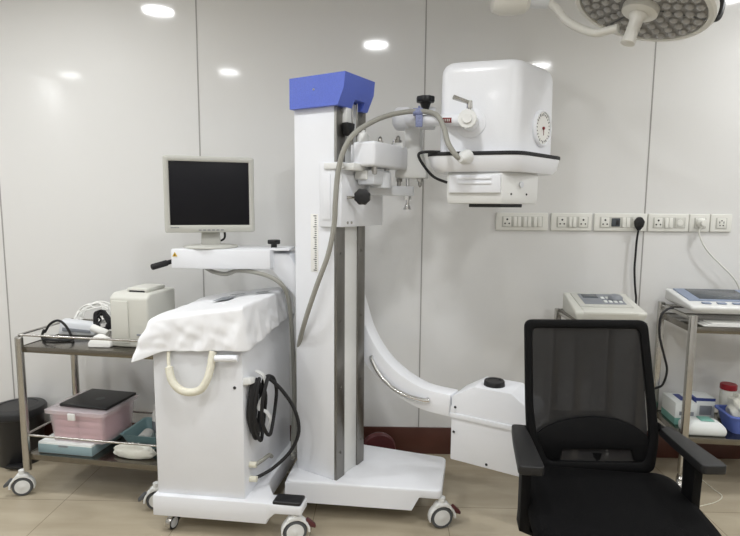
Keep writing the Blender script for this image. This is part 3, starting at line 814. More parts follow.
# ------------------------------------------------------------------ left trolley
LZ1, LZ0 = .735, .205
fl = Zp(29.5, 494, 0); fl.z = 0
TL = 8
lw = .70; ld = .36
tf = frame(fl.x, fl.y, TL)
tr = thing('steel_trolley', tf @ V((lw / 2, ld / 2, 0)), 'two-shelf steel trolley with guard rails against the wall, under the beige printer', 'trolley', None)
LH = zat(20, 338, fl.y)
for x, y in ((0, 0), (lw, 0), (lw, ld), (0, ld)):
    mb = MB(tf); mb.cyl((x, y, .125), (x, y, LH), .018, sides=20); mb.lathe([(.018, 0), (.016, .006), (.008, .01), (0, .011)], (x, y, LH), (0, 0, 1), 20); mb.build('post', 'steel', tr)
    cst = caster(tr, tf @ V((x - .022, y - (.012 if y == 0 else -.0), 0)), 200 if y == 0 else 150, .046, .026, 'offwhite', 'greytyre', 'offwhite', 'greytyre' if y == 0 else None, .128, 1)
for z in (LZ1, LZ0):
    mb = MB(tf); mb.box2((.0, .0, z - .028), (lw, .004, z), .001); mb.box2((.0, ld - .004, z - .028), (lw, ld, z), .001); mb.box2((.0, 0, z - .028), (.004, ld, z), .001); mb.box2((lw - .004, 0, z - .028), (lw, ld, z), .001)
    mb.box2((.002, .002, z - .012), (lw - .002, ld - .002, z - .002), .001)
    mb.build('shelf', 'shelf', tr)
    zr = z + .055 if z > .5 else z + .095
    mb = MB(tf)
    for a, b2 in (((0, 0), (lw, 0)), ((lw, 0), (lw, ld)), ((0, ld), (lw, ld)), ((0, 0), (0, ld))):
        mb.cyl((a[0], a[1], zr), (b2[0], b2[1], zr), .0055, sides=10)
    mb.build('guard_rail', 'steel', tr)
s1 = LZ1 - .002 + .0006; s0_ = LZ0 - .002 + .0006
# printer
pf = frame(*[*(Zp(111, 346.5, s1).xy), 10])
pr = thing('thermal_printer', pf @ V((.1, .1, s1)), 'beige desktop printer on the upper shelf of the railed trolley', 'printer')
ph = zat(119, 293, pf.translation.y) - s1
mb = MB(pf)
mb.prism([(0, 0, s1), (0, .24, s1), (0, .24, s1 + ph), (0, .03, s1 + ph), (0, .0, s1 + ph - .02)], (.20, 0, 0), .012, 3)
mb.build('casing', 'beige', pr)
mb = MB(pf); mb.box2((.012, -.006, s1 + .02), (.10, .002, s1 + ph - .035), .003); mb.build('front_panel', 'beige', pr)
mb = MB(pf); mb.prism([(.06, .05, s1 + ph - .002), (.17, .05, s1 + ph - .002), (.17, .2, s1 + ph - .002), (.06, .2, s1 + ph - .002)], (0, 0, .022), .008, 3); mb.build('paper_lid', 'beige', pr)
mb = MB(pf); mb.box2((.075, .049, s1 + ph - .004), (.155, .06, s1 + ph + .008), .001); mb.build('paper_slot', 'dark', pr)
mb = MB(pf); mb.box2((.199, .06, s1 + .06), (.2012, .14, s1 + .11), .0005); mb.build('rating_plate', 'btn', pr)
mb = MB(pf); mb.box2((.14, -.004, s1 + .06), (.2, .002, s1 + .068), .001); mb.build('vent_slot', 'btn', pr)
# heap of leads on the shelf
def coil(name, c, rx, ry, turns, r, m, label, cat, seed, lift=.03, tail=None, grp=None, tilt=.2):
    random.seed(seed); pts = []
    n = turns * 9
    for i in range(n):
        a = 2 * math.pi * i / 9 + .3; f = 1 + random.uniform(-.14, .14)
        z = s1 + r + .001 + lift * i / n + abs(math.sin(a + seed)) * tilt * (rx + ry) * .5
        pts.append(V((c[0] + rx * f * math.cos(a), c[1] + ry * f * math.sin(a), z)))
    if tail: pts += [V(q) for q in tail]
    b = MB(); b.tube(pts, r, 8, smooth=5); o = b.build(name, m); tag(o, label, cat, grp); return o
c1 = Zp(92, 340, s1)
def loops(name, c, ux_, uz_, rx, rz, turns, r, m, label, seed, tail=()):
    random.seed(seed); pts = []
    for i in range(turns * 9):
        a = 2 * math.pi * i / 9; f = 1 + random.uniform(-.34, .3)
        p = V(c) + V(ux_) * (rx * f * math.cos(a)) + V(uz_) * (rz * f * math.sin(a)) + V((random.uniform(-.012, .012), random.uniform(-.008, .008), 0))
        p.z = max(p.z, s1 + r + .001); pts.append(p)
    pts += [V(q) for q in tail]
    b = MB(); sm = cr(pts, 5)
    for q in sm: q.z = max(q.z, s1 + r + .0006)
    b.tube(sm, r, 8); o = b.build(name, m); tag(o, label, 'cable'); return o
loops('coiled_lead', A(93, 315, 2.785), (1, 0, .12), (.15, .2, .97), .08, .055, 12, .004, 'paper', 'coil of pale grey leads heaped highest beside the printer', 5, [A(86, 327, 2.785), A(80, 328, 2.785)])
loops('black_lead', A(103, 322, 2.70), (1, .0, .2), (-.2, .12, .97), .032, .048, 10, .005, 'rubber', 'dark bundle of black cable piled against the left side of the printer', 9)
bl = [A(43, 343, 2.60), A(42, 336, 2.60), A(44, 330, 2.60), A(45, 332, 2.60), A(50, 324, 2.60), A(58, 320.5, 2.60), A(65, 325, 2.595), A(71, 335, 2.59), A(73, 343, 2.585), A(66, 347, 2.57), A(54, 347, 2.57), A(45, 343, 2.585), A(44, 338, 2.61), A(52, 336, 2.62), A(62, 339, 2.61), A(70, 344, 2.60)]
sm = cr(bl, 6)
for q in sm: q.z = max(q.z, s1 + .0066)
mb = MB(); mb.tube(sm, .006, 8); tag(mb.build('black_lead', 'rubber'), 'black cable looped over itself at the left end of the upper shelf', 'cable')
p_ = Zp(104, 340, s1)
# grey handset
p_ = Zp(66, 340, s1)
hf = frame(A(52, 330, 2.65).x, 2.69, 4, 0) @ Matrix.Translation(V((0, 0, s1 + .032))) @ Matrix.Rotation(R(0), 4, 'Y')
hs = thing('lead_adapter_box', hf @ V((.1, .0, 0)), 'long pale grey adapter box lying among the leads on the upper shelf', 'adapter box')
hs.location.z = s1; ORG[hs.name] = hs.location.copy()
mb = MB(hf); mb.hull([(0, 0, -.031), (.21, 0, -.031), (.21, .07, -.031), (0, .07, -.031), (.01, .01, .045), (.20, .01, .028), (.20, .06, .033), (.01, .06, .05)], .012, 3); mb.build('casing', 'grey', hs)
mb = MB(hf); mb.hull([(.03, -.004, -.008), (.18, -.004, -.016), (.18, .004, -.016), (.03, .004, -.008), (.03, -.002, .012), (.18, -.002, .0)], .002); mb.build('side_band', 'btn', hs)
# paper packets on the shelf front
p_ = Zp(93, 349, s1)
mb = MB(); random.seed(1)
mb.hull([(p_.x + dx, p_.y + .02 + dy, s1 + z) for dx, dy, z in ((-.04, 0, 0), (.07, .0, 0), (.072, .06, 0), (-.05, .06, 0), (-.02, .015, .05), (.03, .02, .062), (.06, .045, .035), (.0, .045, .06), (-.045, .02, .02), (.068, .01, .02))], .008, 3)
tag(mb.build('tissue_packet', 'paper'), 'crumpled white tissue packet at the front edge of the shelf beside the printer', 'packet')
p_ = Zp(100, 340, s1)
mb = MB(); M_ = frame(p_.x, p_.y + .0, -20) ; mb.M = Matrix.Translation(V((A(100, 335, 2.65).x, 2.652, s1 + .0366))) @ Matrix.Rotation(R(-6), 4, 'Z') @ Matrix.Rotation(R(20), 4, 'Y')
mb.cyl((-.045, 0, 0), (.045, 0, 0), .019, bevel=.004)
pb_ = mb.build('probe_handle', 'paper'); tag(pb_, 'white cylindrical probe handle resting on the leads beside the printer', 'probe')

# ---- lower shelf
YS = s0_
bxf = Zp(35, 455, YS)
f2 = frame(bxf.x, bxf.y + .03, TL)
mb = MB(f2); mb.box2((0, 0, YS), (.285, .27, YS + .055), .002); cb_ = mb.build('carton', 'carton')
tag(cb_, 'flat pale blue and white carton on the lower shelf under the pink box', 'box')
mb = MB(f2); mb.box2((-.001, -.0012, YS + .002), (.286, .271, YS + .045), .001); mb.build('carton_sleeve', 'teal', cb_)
mb = MB(f2); mb.box2((.11, -.0022, YS + .036), (.16, -.001, YS + .045), 0); mb.build('carton_mark', 'btn', cb_)
zb_ = YS + .0565
f3 = frame(bxf.x + .05, bxf.y + .035, TL + 1)
pk = thing('storage_box', f3 @ V((.16, .15, zb_)), 'clear plastic storage box filled with pink packs on the lower trolley shelf', 'box')
bw, bd, bh = .30, .26, .155
def rb(i, z): return rounded([V((i, i, z)), V((bw - i, i, z)), V((bw - i, bd - i, z)), V((i, bd - i, z))], .02, 4)
mb = MB(f3); mb.loft([rb(.012, zb_), rb(.0, zb_ + bh)]); mb.build('tub', 'clear', pk)
mb = MB(f3)
for i in range(4):
    for j in range(2):
        x0_ = .018 + j * .133; mb.box2((x0_, .018, zb_ + .004 + i * .034), (x0_ + .128, bd - .02, zb_ + .004 + i * .034 + .032), .006)
mb.build('pink_packs', 'pink', pk)
mb = MB(f3); mb.loft([[p + V((0, 0, 0)) for p in rb(-.012, zb_ + bh - .012)], rb(-.014, zb_ + bh + .004), rb(-.004, zb_ + bh + .008)]); mb.build('box_lid', 'clear', pk)
mb = MB(f3); mb.hull([(x, y, z) for x in (.125, .165) for y in (-.022, -.014) for z in (zb_ + bh + .0, zb_ + bh - .035)], .006); mb.build('lid_latch', 'offwhite', pk)
# black tablet lying on the lid
f4 = frame((f3 @ V((.02, .0, 0))).x, (f3 @ V((.02, .03, 0))).y, TL + 3)
zt_ = zb_ + bh + .0088
mb = MB(f4); mb.box2((.022, .006, zt_), (.285, .235, zt_ + .014), .005, 3); tb = mb.build('slim_black_case', 'black')
tag(tb, 'flat black case lying on the lid of the pink storage box', 'case')
mb = MB(f4); mb.lathe([(0, 0), (.022, 0), (.022, .0008), (0, .0008)], (.17, .11, zt_ + .014), (0, 0, 1), 20); mb.build('round_mark', 'greytyre', tb)
# teal tray with contents
ty = Zp(122, 452, YS)
f5 = frame(ty.x - .018, ty.y + .025, TL)
tw, tdp = .20, .22
def rt(i, z, x=0): return rounded([V((i, i, z)), V((tw - i, i, z)), V((tw - i, tdp - i, z)), V((i, tdp - i, z))], .02, 4)
mb = MB(f5); mb.loft([rt(.03, YS), rt(.0, YS + .075), rt(-.006, YS + .078), rt(.004, YS + .076), rt(.034, YS + .006)]); mb.build('teal_tray', 'tealtray').name
tray = bpy.data.objects['teal_tray']; tag(tray, 'teal plastic tray on the lower shelf, holding a roll and a bottle', 'tray')
mb = MB(f5); mb.M = f5 @ Matrix.Translation(V((.085, .08, YS + .0375))) @ Matrix.Rotation(R(-20), 4, 'Z')
rl = MB(mb.M); rl.lathe([(.01, -.04), (.028, -.04), (.03, -.036), (.03, .036), (.028, .04), (.01, .04), (.01, -.04)], (0, 0, 0), (.5, -.87, 0), 26); ro = rl.build('gauze_roll', 'paper'); tag(ro, 'white gauze roll lying in the teal tray', 'roll')
bp_ = f5 @ V((.105, .16, YS + .0065))
bo = thing('spray_bottle', bp_, 'slim white bottle standing upright in the teal tray beside the console', 'bottle')
mb = MB(); mb.lathe([(0, 0), (.024, 0), (.026, .004), (.026, .12), (.018, .14), (.012, .146), (.012, .15), (0, .15)], bp_, (0, 0, 1), 22); mb.build('body', 'paper', bo)
mb = MB(); mb.cyl(bp_ + V((0, 0, .149)), bp_ + V((0, 0, .175)), .014, sides=18, bevel=.002); mb.build('cap', 'offwhite', bo)
mb = MB(); mb.lathe([(.0263, .03), (.0266, .03), (.0266, .09), (.0263, .09)], bp_, (0, 0, 1), 22); mb.build('bottle_sticker', 'btn', bo)
bg = Zp(132, 456, YS)
mb = MB(); t = bmesh.new(); bmesh.ops.create_icosphere(t, subdivisions=4, radius=1)
random.seed(4)
for v in t.verts:
    n_ = .5 * (abs(mnoise.noise(v.co * 2.2 + V((3, 1, 2)))) - .2) + .35 * (abs(mnoise.noise(v.co * 5)) - .2)
    v.co = V((v.co.x * .105 * (1 + .4 * n_), v.co.y * .03, max(-.022, v.co.z * .042 * (1 + n_)))) 
mb._merge(t, Matrix.Translation(V((bg.x + .02, bg.y - .012, YS + .0265))) @ Matrix.Rotation(R(-8), 4, 'Z'))
tag(mb.build('plastic_pack', 'bag'), 'crinkled pale plastic packet at the front edge of the lower shelf', 'packet')

# ------------------------------------------------------------------ waste bin
bn = thing('pedal_bin', (A(20, 440, 2.82).x, 2.82, 0), 'black plastic waste bin with lid standing behind the railed trolley', 'bin')
bx0 = ORG[bn.name]
mb = MB(); mb.lathe([(0, 0), (.105, 0), (.11, .006), (.125, .265), (.128, .27), (0, .27)], bx0, (0, 0, 1), 40); mb.build('body', 'bin', bn)
mb = MB(); mb.lathe([(.132, 0), (.14, .004), (.14, .03), (.132, .042), (.10, .048), (.095, .044), (0, .045)], bx0 + V((0, 0, .265)), (0, 0, 1), 40); mb.build('lid', 'bin', bn)
mb = MB(); mb.box(bx0 + V((.05, -.115, .02)), (.09, .05, .015), .005); mb.build('pedal', 'bin', bn)

# ------------------------------------------------------------------ sockets on the wall
PY0, PY1 = 213.3, 231
def wz(py, px=600): return A(px, py, WALL_Y).z
pz0_, pz1_ = wz(PY1), wz(PY0)
pzc = (pz0_ + pz1_) / 2
def wx(px): return A(px, 222, WALL_Y).x
def plate(px0, px1, label, mods, name='switch_plate'):
    x0, x1 = wx(px0), wx(px1)
    t = thing(name, ((x0 + x1) / 2, WALL_Y, pz0_), label, 'switch plate', 'switch plates on the wall')
    y = WALL_Y
    b = MB(); b.box2((x0, y - .012, pz0_), (x1, y, pz1_), .004, 3); b.build('cover_plate', 'plate', t)
    g0 = wx(min(m[1] for m in mods)) - .006; g1 = wx(max(m[2] for m in mods)) + .006
    b = MB(); b.box2((g0, y - .0135, pzc - .029), (g1, y - .006, pzc + .029), .001); b.build('module_frame', 'bezel', t)
    for kind, a, c in mods:
        xa, xb = wx(a), wx(c); xm = (xa + xb) / 2; h = .0265
        if kind == 'socket':
            b = MB(); b.box2((xa, y - .0165, pzc - h), (xb, y - .008, pzc + h), .002); so_ = b.build('socket', 'plate', t)
            b = MB()
            for dx, dz, r in ((0, .012, .0052), (-.011, -.010, .0042), (.011, -.010, .0042)): b.cyl((xm + dx, y - .0172, pzc + dz), (xm + dx, y - .016, pzc + dz), r, sides=14)
            b.build('pin_hole', 'dark', so_)
        elif kind == 'switch':
            b = MB(); b.prism([(xa + .001, y - .008, pzc - h), (xa + .001, y - .020, pzc - h), (xa + .001, y - .015, pzc + h), (xa + .001, y - .008, pzc + h)], (xb - xa - .002, 0, 0), .0012); b.build('switch', 'plate', t)
        elif kind == 'usb':
            b = MB(); b.box2((xa, y - .0165, pzc - h + .004), (xb, y - .008, pzc + h - .004), .002); u = b.build('data_port', 'lcd', t)
            b = MB(); b.box2((xm, y - .0175, pzc - .014), (xb - .006, y - .016, pzc + .012), .001); b.build('port_opening', 'dark', u)
        elif kind == 'blank':
            b = MB(); b.box2((xa, y - .0165, pzc - h), (xb, y - .008, pzc + h), .002); u = b.build('regulator', 'beige', t)
            b = MB(); b.lathe([(0, 0), (.017, 0), (.016, .002), (0, .002)], (xm, y - .0164, pzc), (0, -1, 0), 24); b.build('regulator_dial', 'plate', u)
        elif kind == 'multi':
            b = MB(); b.box2((xa, y - .0165, pzc - h), (xb, y - .008, pzc + h), .002); so_ = b.build('socket', 'plate', t)
            b = MB()
            for dx, dz, w_, h_ in ((0, .013, .007, .006), (-.011, .004, .004, .011), (.011, .004, .004, .011), (-.009, -.012, .007, .006), (.009, -.012, .007, .006)): b.box((xm + dx, y - .0168, pzc + dz), (w_, .0015, h_), .0005)
            b.build('pin_hole', 'dark', so_)
    return t
plate(495.5, 547.3, 'wide switch plate with one socket and three pairs of switches', [('socket', 502.5, 510.5), ('switch', 512.5, 516.3), ('switch', 516.6, 520.4), ('switch', 522.5, 526.3), ('switch', 526.6, 530.4), ('switch', 532.5, 536.3), ('switch', 536.6, 541)])
plate(550.3, 591.2, 'switch plate with one socket at each end and a switch between', [('socket', 557, 565.5), ('switch', 568, 571.5), ('switch', 571.8, 575.5), ('socket', 578, 586.5)])
plate(593.3, 646, 'wide switch plate with dark data port and the black plug', [('socket', 600, 608), ('usb', 610.5, 619), ('switch', 621, 624.7), ('switch', 625, 629), ('socket', 631.5, 640.5)])
plate(647.2, 687.8, 'switch plate with a socket, two switches and a round dimmer, right of the panel joint', [('socket', 653, 661), ('switch', 663.5, 667.3), ('switch', 667.6, 671.5), ('blank', 674, 683)])
plate(688.4, 708.6, 'small square socket plate holding the round white plug', [('socket', 694, 703.5)])
plate(709.4, 730.6, 'small square plate with an empty multi-pin socket, last of the row', [('multi', 715.5, 724.5)])
# black plug with cord
pp = A(636.5, 223, WALL_Y); pp.z = pzc
plg = thing('black_plug', (pp.x, WALL_Y - .017, pzc), 'black three-pin plug and cord hanging from the wide switch plate', 'plug')
mb = MB(); mb.hull([(pp.x + dx, WALL_Y - dy, pp.z + dz) for dx, dz in ((-.026, .006), (.026, .006), (.02, -.02), (-.02, -.02), (0, .032), (-.012, .026), (.012, .026)) for dy in (.018, .045)] + [(pp.x - .008, WALL_Y - .03, pp.z - .045), (pp.x + .008, WALL_Y - .03, pp.z - .045)], .005, 3); mb.build('plug_body', 'black', plg)
mb = MB(); mb.tube([(pp.x, WALL_Y - .03, pp.z - .035)] + [A(x, y, WALL_Y - .03) for x, y in ((636.8, 240), (635.5, 255), (634.5, 268), (634.8, 282), (635.5, 292))] + [A(636, 300, WALL_Y - .03), A(634, 316, WALL_Y - .05)], .0055, 10, smooth=6); mb.build('power_cord', 'black', plg)
# round white plug
wp = A(698.7, 222.5, WALL_Y); wp.z = pzc
wpl = thing('round_plug', (wp.x, WALL_Y - .017, pzc), 'round white plug with thin white cord in the small square socket plate', 'plug')
mb = MB(); mb.lathe([(0, .0172), (.024, .0172), (.025, .03), (.022, .036), (.017, .04), (.016, .055), (0, .056)], (wp.x, WALL_Y, pzc), (0, -1, 0), 28); mb.build('plug_body', 'plate', wpl)
mb = MB(); mb.tube([(wp.x, WALL_Y - .04, pzc - .015), A(699, 232, WALL_Y - .04), A(703, 244, WALL_Y - .04), A(711, 255, WALL_Y - .04), A(722, 266, WALL_Y - .04), A(732, 276, WALL_Y - .04), A(738, 285, WALL_Y - .04), A(742, 300, WALL_Y - .04), A(743, 330, WALL_Y - .04)], .0045, 8, smooth=6); mb.build('power_cord', 'plate', wpl)

# ------------------------------------------------------------------ right trolleys
def square_trolley(name, x, y, th, w, d, H_, shelves, label, cz=.11):
    f = frame(x, y, th); t = thing(name, f @ V((w / 2, d / 2, 0)), label, 'trolley')
    for px_, py_ in ((0, 0), (w, 0), (w, d), (0, d)):
        b = MB(f); b.box2((px_ - .015, py_ - .015, cz), (px_ + .015, py_ + .015, H_), .004); b.build('post', 'steel', t)
        caster(t, f @ V((px_, py_, 0)), 70, .042, .024, 'steel', 'greytyre', 'grey', None, cz + .002)
    for z in shelves:
        b = MB(f)
        b.box2((0, 0, z - .03), (w, .004, z), .001); b.box2((0, d - .004, z - .03), (w, d, z), .001); b.box2((0, 0, z - .03), (.004, d, z), .001); b.box2((w - .004, 0, z - .03), (w, d, z), .001)
        b.box2((.002, .002, z - .012), (w - .002, d - .002, z - .002), .001); b.build('shelf', 'shelf', t)
    b = MB(f)
    for yy in (0, d): b.box2((.016 if yy else .0, yy - .008, H_ - .03), (w if yy else .002, yy + .008, H_ - .012), .002)
    for xx in (0, w): b.box2((xx - .008, 0, H_ - .026), (xx + .008, d, H_ - .01), .002)
    b.build('top_rail', 'steel', t)
    return f, t
rp = Zp(678, 494, 0)
RZ1, RZ0 = zat(692, 327, rp.y), zat(692, 437, rp.y)
RH = zat(690, 315, rp.y)
rf, rt_ = square_trolley('steel_trolley', rp.x + .008, rp.y, 5, .62, .36, RH, (RZ1, RZ0), 'square-post steel trolley with two shelves at the right, holding the patient monitor')
r1_, r0_ = RZ1 - .0014, RZ0 - .0014
# patient monitor lying face-up
m0 = rf @ V((.03, .015, r1_))
pm = thing('patient_monitor', rf @ V((.27, .17, RH + .0012)), 'white bedside monitor with grey sloped screen on the right-hand steel trolley', 'medical monitor')
mbh = zat(692, 303, m0.y) - r1_
f6 = rf @ Matrix.Translation(V((.0, .03, RH + .0012)))
mb = MB(f6)
mb.hull([(.04, .02, 0), (.50, .02, 0), (.50, .28, 0), (.04, .28, 0), (.0, .0, .015), (.54, .0, .015), (.0, .0, .036), (.54, .0, .036), (.0, .30, .078), (.54, .30, .078), (.0, .30, .02), (.54, .30, .02)], .01, 3)
mb.build('casing', 'offwhite', pm)
sl = math.atan2(.042, .30)
f7 = f6 @ Matrix.Translation(V((0, 0, .0375))) @ Matrix.Rotation(sl, 4, 'X')
mb = MB(f7); mb.box2((.03, .085, -.004), (.52, .285, .004), .002); mb.build('blue_panel', 'panelblue', pm)
mb = MB(f7); mb.box2((.085, .105, .0), (.33, .275, .006), .001); mb.build('display', 'lcd', pm)
for i in range(4):
    mb = MB(f7); mb.box2((.07 + i * .07, .035, 0), (.11 + i * .07, .058, .005), .002); mb.build('soft_key', 'panelblue', pm)
for i in range(3):
    for j in range(3):
        mb = MB(f7); mb.box2((.37 + i * .045, .12 + j * .045, .002), (.402 + i * .045, .148 + j * .045, .0075), .002); mb.build('keypad_key', 'carton', pm)
# papers at the front edge
mb = MB(rf); random.seed(8)
for i in range(3): mb.box((.27 + .02 * i, .065 + .003 * i, r1_ + .003 + .0052 * i), (.42, .085, .0045), .001)
tag(mb.build('paper_strips', 'paper'), 'thin stack of white papers at the front edge under the bedside monitor', 'papers')
# monitor lead, black, hanging behind the post
mb = MB(); mb.tube([A(673, 308, 2.63), A(668, 309, 2.60), A(661, 316, 2.56), A(659.5, 335, 2.56), A(664, 355, 2.56), A(667, 370, 2.56), A(663, 384, 2.57), A(656, 388, 2.6), A(645, 390, 2.66), A(638, 388, 2.7)], .0055, 8, smooth=6)
ml = mb.build('monitor_lead', 'rubber', pm); ml['label'] = 'black lead'
# lower-shelf cartons
def gbox(name, c, w, d, h, th, z, label, m='carton', stripes=(), grp=None):
    f = frame(c[0], c[1], th); b = MB(f); b.box2((0, 0, z), (w, d, z + h), .002); o = b.build(name, m); tag(o, label, 'box', grp)
    for nm, mm, lo, hi in stripes:
        b = MB(f); b.box2((lo[0], lo[1], z + lo[2]), (hi[0], hi[1], z + hi[2]), 0); b.build(nm, mm, o)
    return f, o
g1_ = Zp(661, 440, r0_)
f8, glv = gbox('glove_box', (rf @ V((.022, .16, 0))).xy, .105, .16, .115, 5, r0_, 'white and green glove carton with dark opening, nearest the rear post on the lower shelf',
     stripes=(('print_band', 'green', (-.0008, -.0008, .0), (.1058, .1608, .035)), ('print_lines', 'btn', (.02, -.0012, .05), (.09, 0, .07)), ('tear_opening', 'navy', (.04, .04, .1152), (.075, .14, .1158))))
f9, nv = gbox('medicine_carton', (rf @ V((.145, .235, 0))).xy, .105, .11, .12, 5, r0_, 'white carton edged in navy blue behind the front wipes pack', 
     stripes=(('navy_edge', 'navy', (-.0008, -.0009, .0), (.012, .1108, .1208)), ('navy_top_edge', 'navy', (.012, -.0009, .105), (.1058, .0, .1208)), ('print_lines', 'btn', (.03, -.001, .03), (.09, 0, .08))))
wpk = thing('wipes_pack', rf @ V((.11, .06, r0_)), 'white wipes pack with green label lying at the front of the lower shelf', 'packet')
mb = MB(rf); mb.hull([(x - .01, y, r0_ + z) for x, y, z in ((.03, .02, 0), (.215, .02, 0), (.215, .115, 0), (.03, .115, 0), (.025, .015, .04), (.22, .015, .035), (.22, .12, .04), (.025, .12, .045), (.06, .03, .072), (.19, .03, .068), (.19, .10, .068), (.06, .10, .072))], .012, 3); mb.build('wrapper', 'carton', wpk)
mb = MB(rf); mb.hull([(x - .01, y, r0_ + z) for x, y, z in ((.10, .035, .071), (.165, .035, .071), (.165, .095, .071), (.10, .095, .071), (.105, .04, .077), (.16, .04, .077), (.16, .09, .077), (.105, .09, .077))], .002); mb.build('flap', 'green', wpk)
# blue basket with bag and jar
bkt = thing('blue_basket', rf @ V((.45, .15, r0_)), 'blue slatted plastic basket on the lower shelf at the right edge of the photo', 'basket')
def rk(i, z): return rounded([V((.232 + i, .04 + i, z)), V((.545 - i, .04 + i, z)), V((.545 - i, .225 - i, z)), V((.232 + i, .225 - i, z))], .03, 4)
mb = MB(rf); mb.loft([rk(.03, r0_), rk(.01, r0_ + .085), rk(.012, r0_ + .086), rk(.034, r0_ + .006)]); 
mb.build('tub', 'bluebasket', bkt)
mb = MB(rf); mb.ringprism(rk(.0, r0_ + .083), rk(.014, r0_ + .083), (0, 0, .012)); mb.build('rim', 'bluebasket', bkt)
mb = MB(); t = bmesh.new(); bmesh.ops.create_icosphere(t, subdivisions=4, radius=1)
for v in t.verts:
    n_ = .15 * math.sin(5 * v.co.x + 2) * math.sin(6 * v.co.y + 1) + .1 * math.sin(11 * v.co.x + 9 * v.co.z)
    v.co = V((v.co.x * .07, v.co.y * .05, v.co.z * .085)) * (1 + n_)
mb._merge(t, rf @ Matrix.Translation(V((.335, .133, r0_ + .112))))
tag(mb.build('plastic_bag', 'bag'), 'crumpled translucent plastic bag bulging out of the blue basket', 'bag')
jp = rf @ V((.335, .285, r0_)); jr = thing('lidded_jar', jp, 'clear jar with a red screw lid behind the blue basket', 'jar')
mb = MB(); mb.lathe([(0, 0), (.036, 0), (.038, .004), (.038, .15), (.034, .16), (0, .16)], jp, (0, 0, 1), 28); mb.build('jar_body', 'bag', jr)
mb = MB(); mb.lathe([(0, .16), (.039, .16), (.04, .163), (.04, .185), (.036, .189), (0, .189)], jp, (0, 0, 1), 30); mb.build('lid', 'redlid', jr)
# thin wire on the floor by the trolley
mb = MB(); mb.tube([Zp(700, 478, .003), Zp(712, 488, .003), Zp(722, 496, .003), Zp(716, 502, .003), Zp(700, 506, .003)], .002, 6, smooth=6)
tag(mb.build('floor_wire', 'cream'), 'thin pale wire lying on the floor under the right-hand trolley', 'wire')

# trolley hidden by the chair, carrying the small console device
Yd = 2.58
DZ = zat(600, 321, Yd)
dp = A(566, 321, Yd)
sf, st_ = square_trolley('steel_trolley', A(579, 321, Yd).x, Yd - .02, 0, .295, .33, DZ, (DZ, .3), 'small steel trolley mostly hidden behind the office chair')
dz = DZ + .001
ddf = frame(dp.x + .03, Yd + .0, 2)
dev = thing('therapy_unit', ddf @ V((.16, .14, dz)), 'beige tabletop therapy unit with sloped keypad behind the office chair', 'medical device')
xw = A(647, 318, Yd).x - dp.x - .07
f10 = frame(dp.x + .05, Yd, 3, dz)
mb = MB(f10)
mb.hull([(.0, .0, 0), (xw, .0, 0), (xw, .25, 0), (.0, .25, 0), (-.012, -.01, .03), (xw + .012, -.01, .03), (-.012, -.01, .045), (xw + .012, -.01, .045), (.0, .25, .098), (xw, .25, .098)], .01, 3)
mb.build('casing', 'beige', dev)
sl2 = math.atan2(.053, .26)
f11 = f10 @ Matrix.Translation(V((0, -.01, .0455))) @ Matrix.Rotation(sl2, 4, 'X')
mb = MB(f11); mb.box2((.03, .06, -.004), (xw - .03, .25, .004), .003); mb.build('raised_panel', 'bezel', dev)
mb = MB(f11); mb.box2((.06, .09, .002), (.26, .23, .0055), .002); mb.build('key_panel', 'btn', dev)
mb = MB(f11); mb.box2((.075, .17, .004), (.15, .22, .0065), .001); mb.build('display', 'lcd', dev)
for i in range(4):
    for j in range(2):
        mb = MB(f11); mb.box2((.16 + i * .024, .11 + j * .05, .004), (.176 + i * .024, .135 + j * .05, .009), .002); mb.build('key', 'carton', dev)
mb = MB(f11); mb.lathe([(0, 0), (.034, 0), (.034, .012), (.026, .02), (0, .021)], (xw - .085, .16, .004), (0, 0, 1), 28); mb.build('rotary_knob', 'btn', dev)
mb = MB(f10); mb.hull([(x, y, z) for x in (.03, xw - .03) for y, z in ((-.012, .03), (-.012, .045), (.03, .06), (.03, .03))], .003); mb.build('front_lip', 'beige', dev)

# ------------------------------------------------------------------ office chair
ch_o = V((.70, 1.62, 0))
ch = thing('office_chair', ch_o, 'black mesh-backed office chair with armrests in the foreground', 'chair')
nb = V((-.145, -.985, .13)).normalized()        # front of the backrest, leaning back
pb0 = A(592, 430, 1.84)
def B_(px, py, off=0): return PL(px, py, pb0, nb) + nb * off
out = rounded([B_(524.5, 319.5), B_(648.5, 320.5), B_(657, 405), B_(660, 440), B_(655, 474), B_(540, 471), B_(527, 440), B_(525.5, 405)], .03, 5)
inn = rounded([B_(532.5, 328), B_(640, 329), B_(648, 405), B_(650, 436), B_(645, 463), B_(548, 461), B_(537, 436), B_(533.5, 405)], .02, 5)
mb = MB(); mb.ringprism(out, inn, nb * -.028); mb.build('back_frame', 'chairplastic', ch)
mb = MB(); cI = sum(inn, V()) / len(inn)
rows = []
for i in range(9):
    row = []
    for j in range(13):
        u, v = j / 12, i / 8
        py = 327 + (462 - 327) * v
        lft = B_(531 + (3 * v if v < .75 else 3 + 40 * (v - .75)), py); rgt = B_(641.5 + 9 * min(v, .8) - (20 * max(0, v - .85)), py)
        p = lft.lerp(rgt, u) - nb * (.012 + .03 * math.sin(math.pi * u) * math.sin(math.pi * v) * .6)
        row.append(p)
    rows.append(row)
mb.grid(rows); mb.build('back_mesh', 'net', ch, 180)
mb = MB()
lum = [B_(533, 437), B_(545, 428), B_(560, 422), B_(578, 418.5), B_(598, 417.5), B_(618, 420), B_(634, 426), B_(648, 436), B_(652, 444), B_(648, 463), B_(634, 462), B_(632, 451), B_(600, 450.5), B_(563, 450), B_(561, 461), B_(547, 462), B_(537, 447)]
mb.prism([p - nb * .006 for p in lum], nb * -.05, .006)
mb.build('lumbar_support', 'chairplastic', ch)
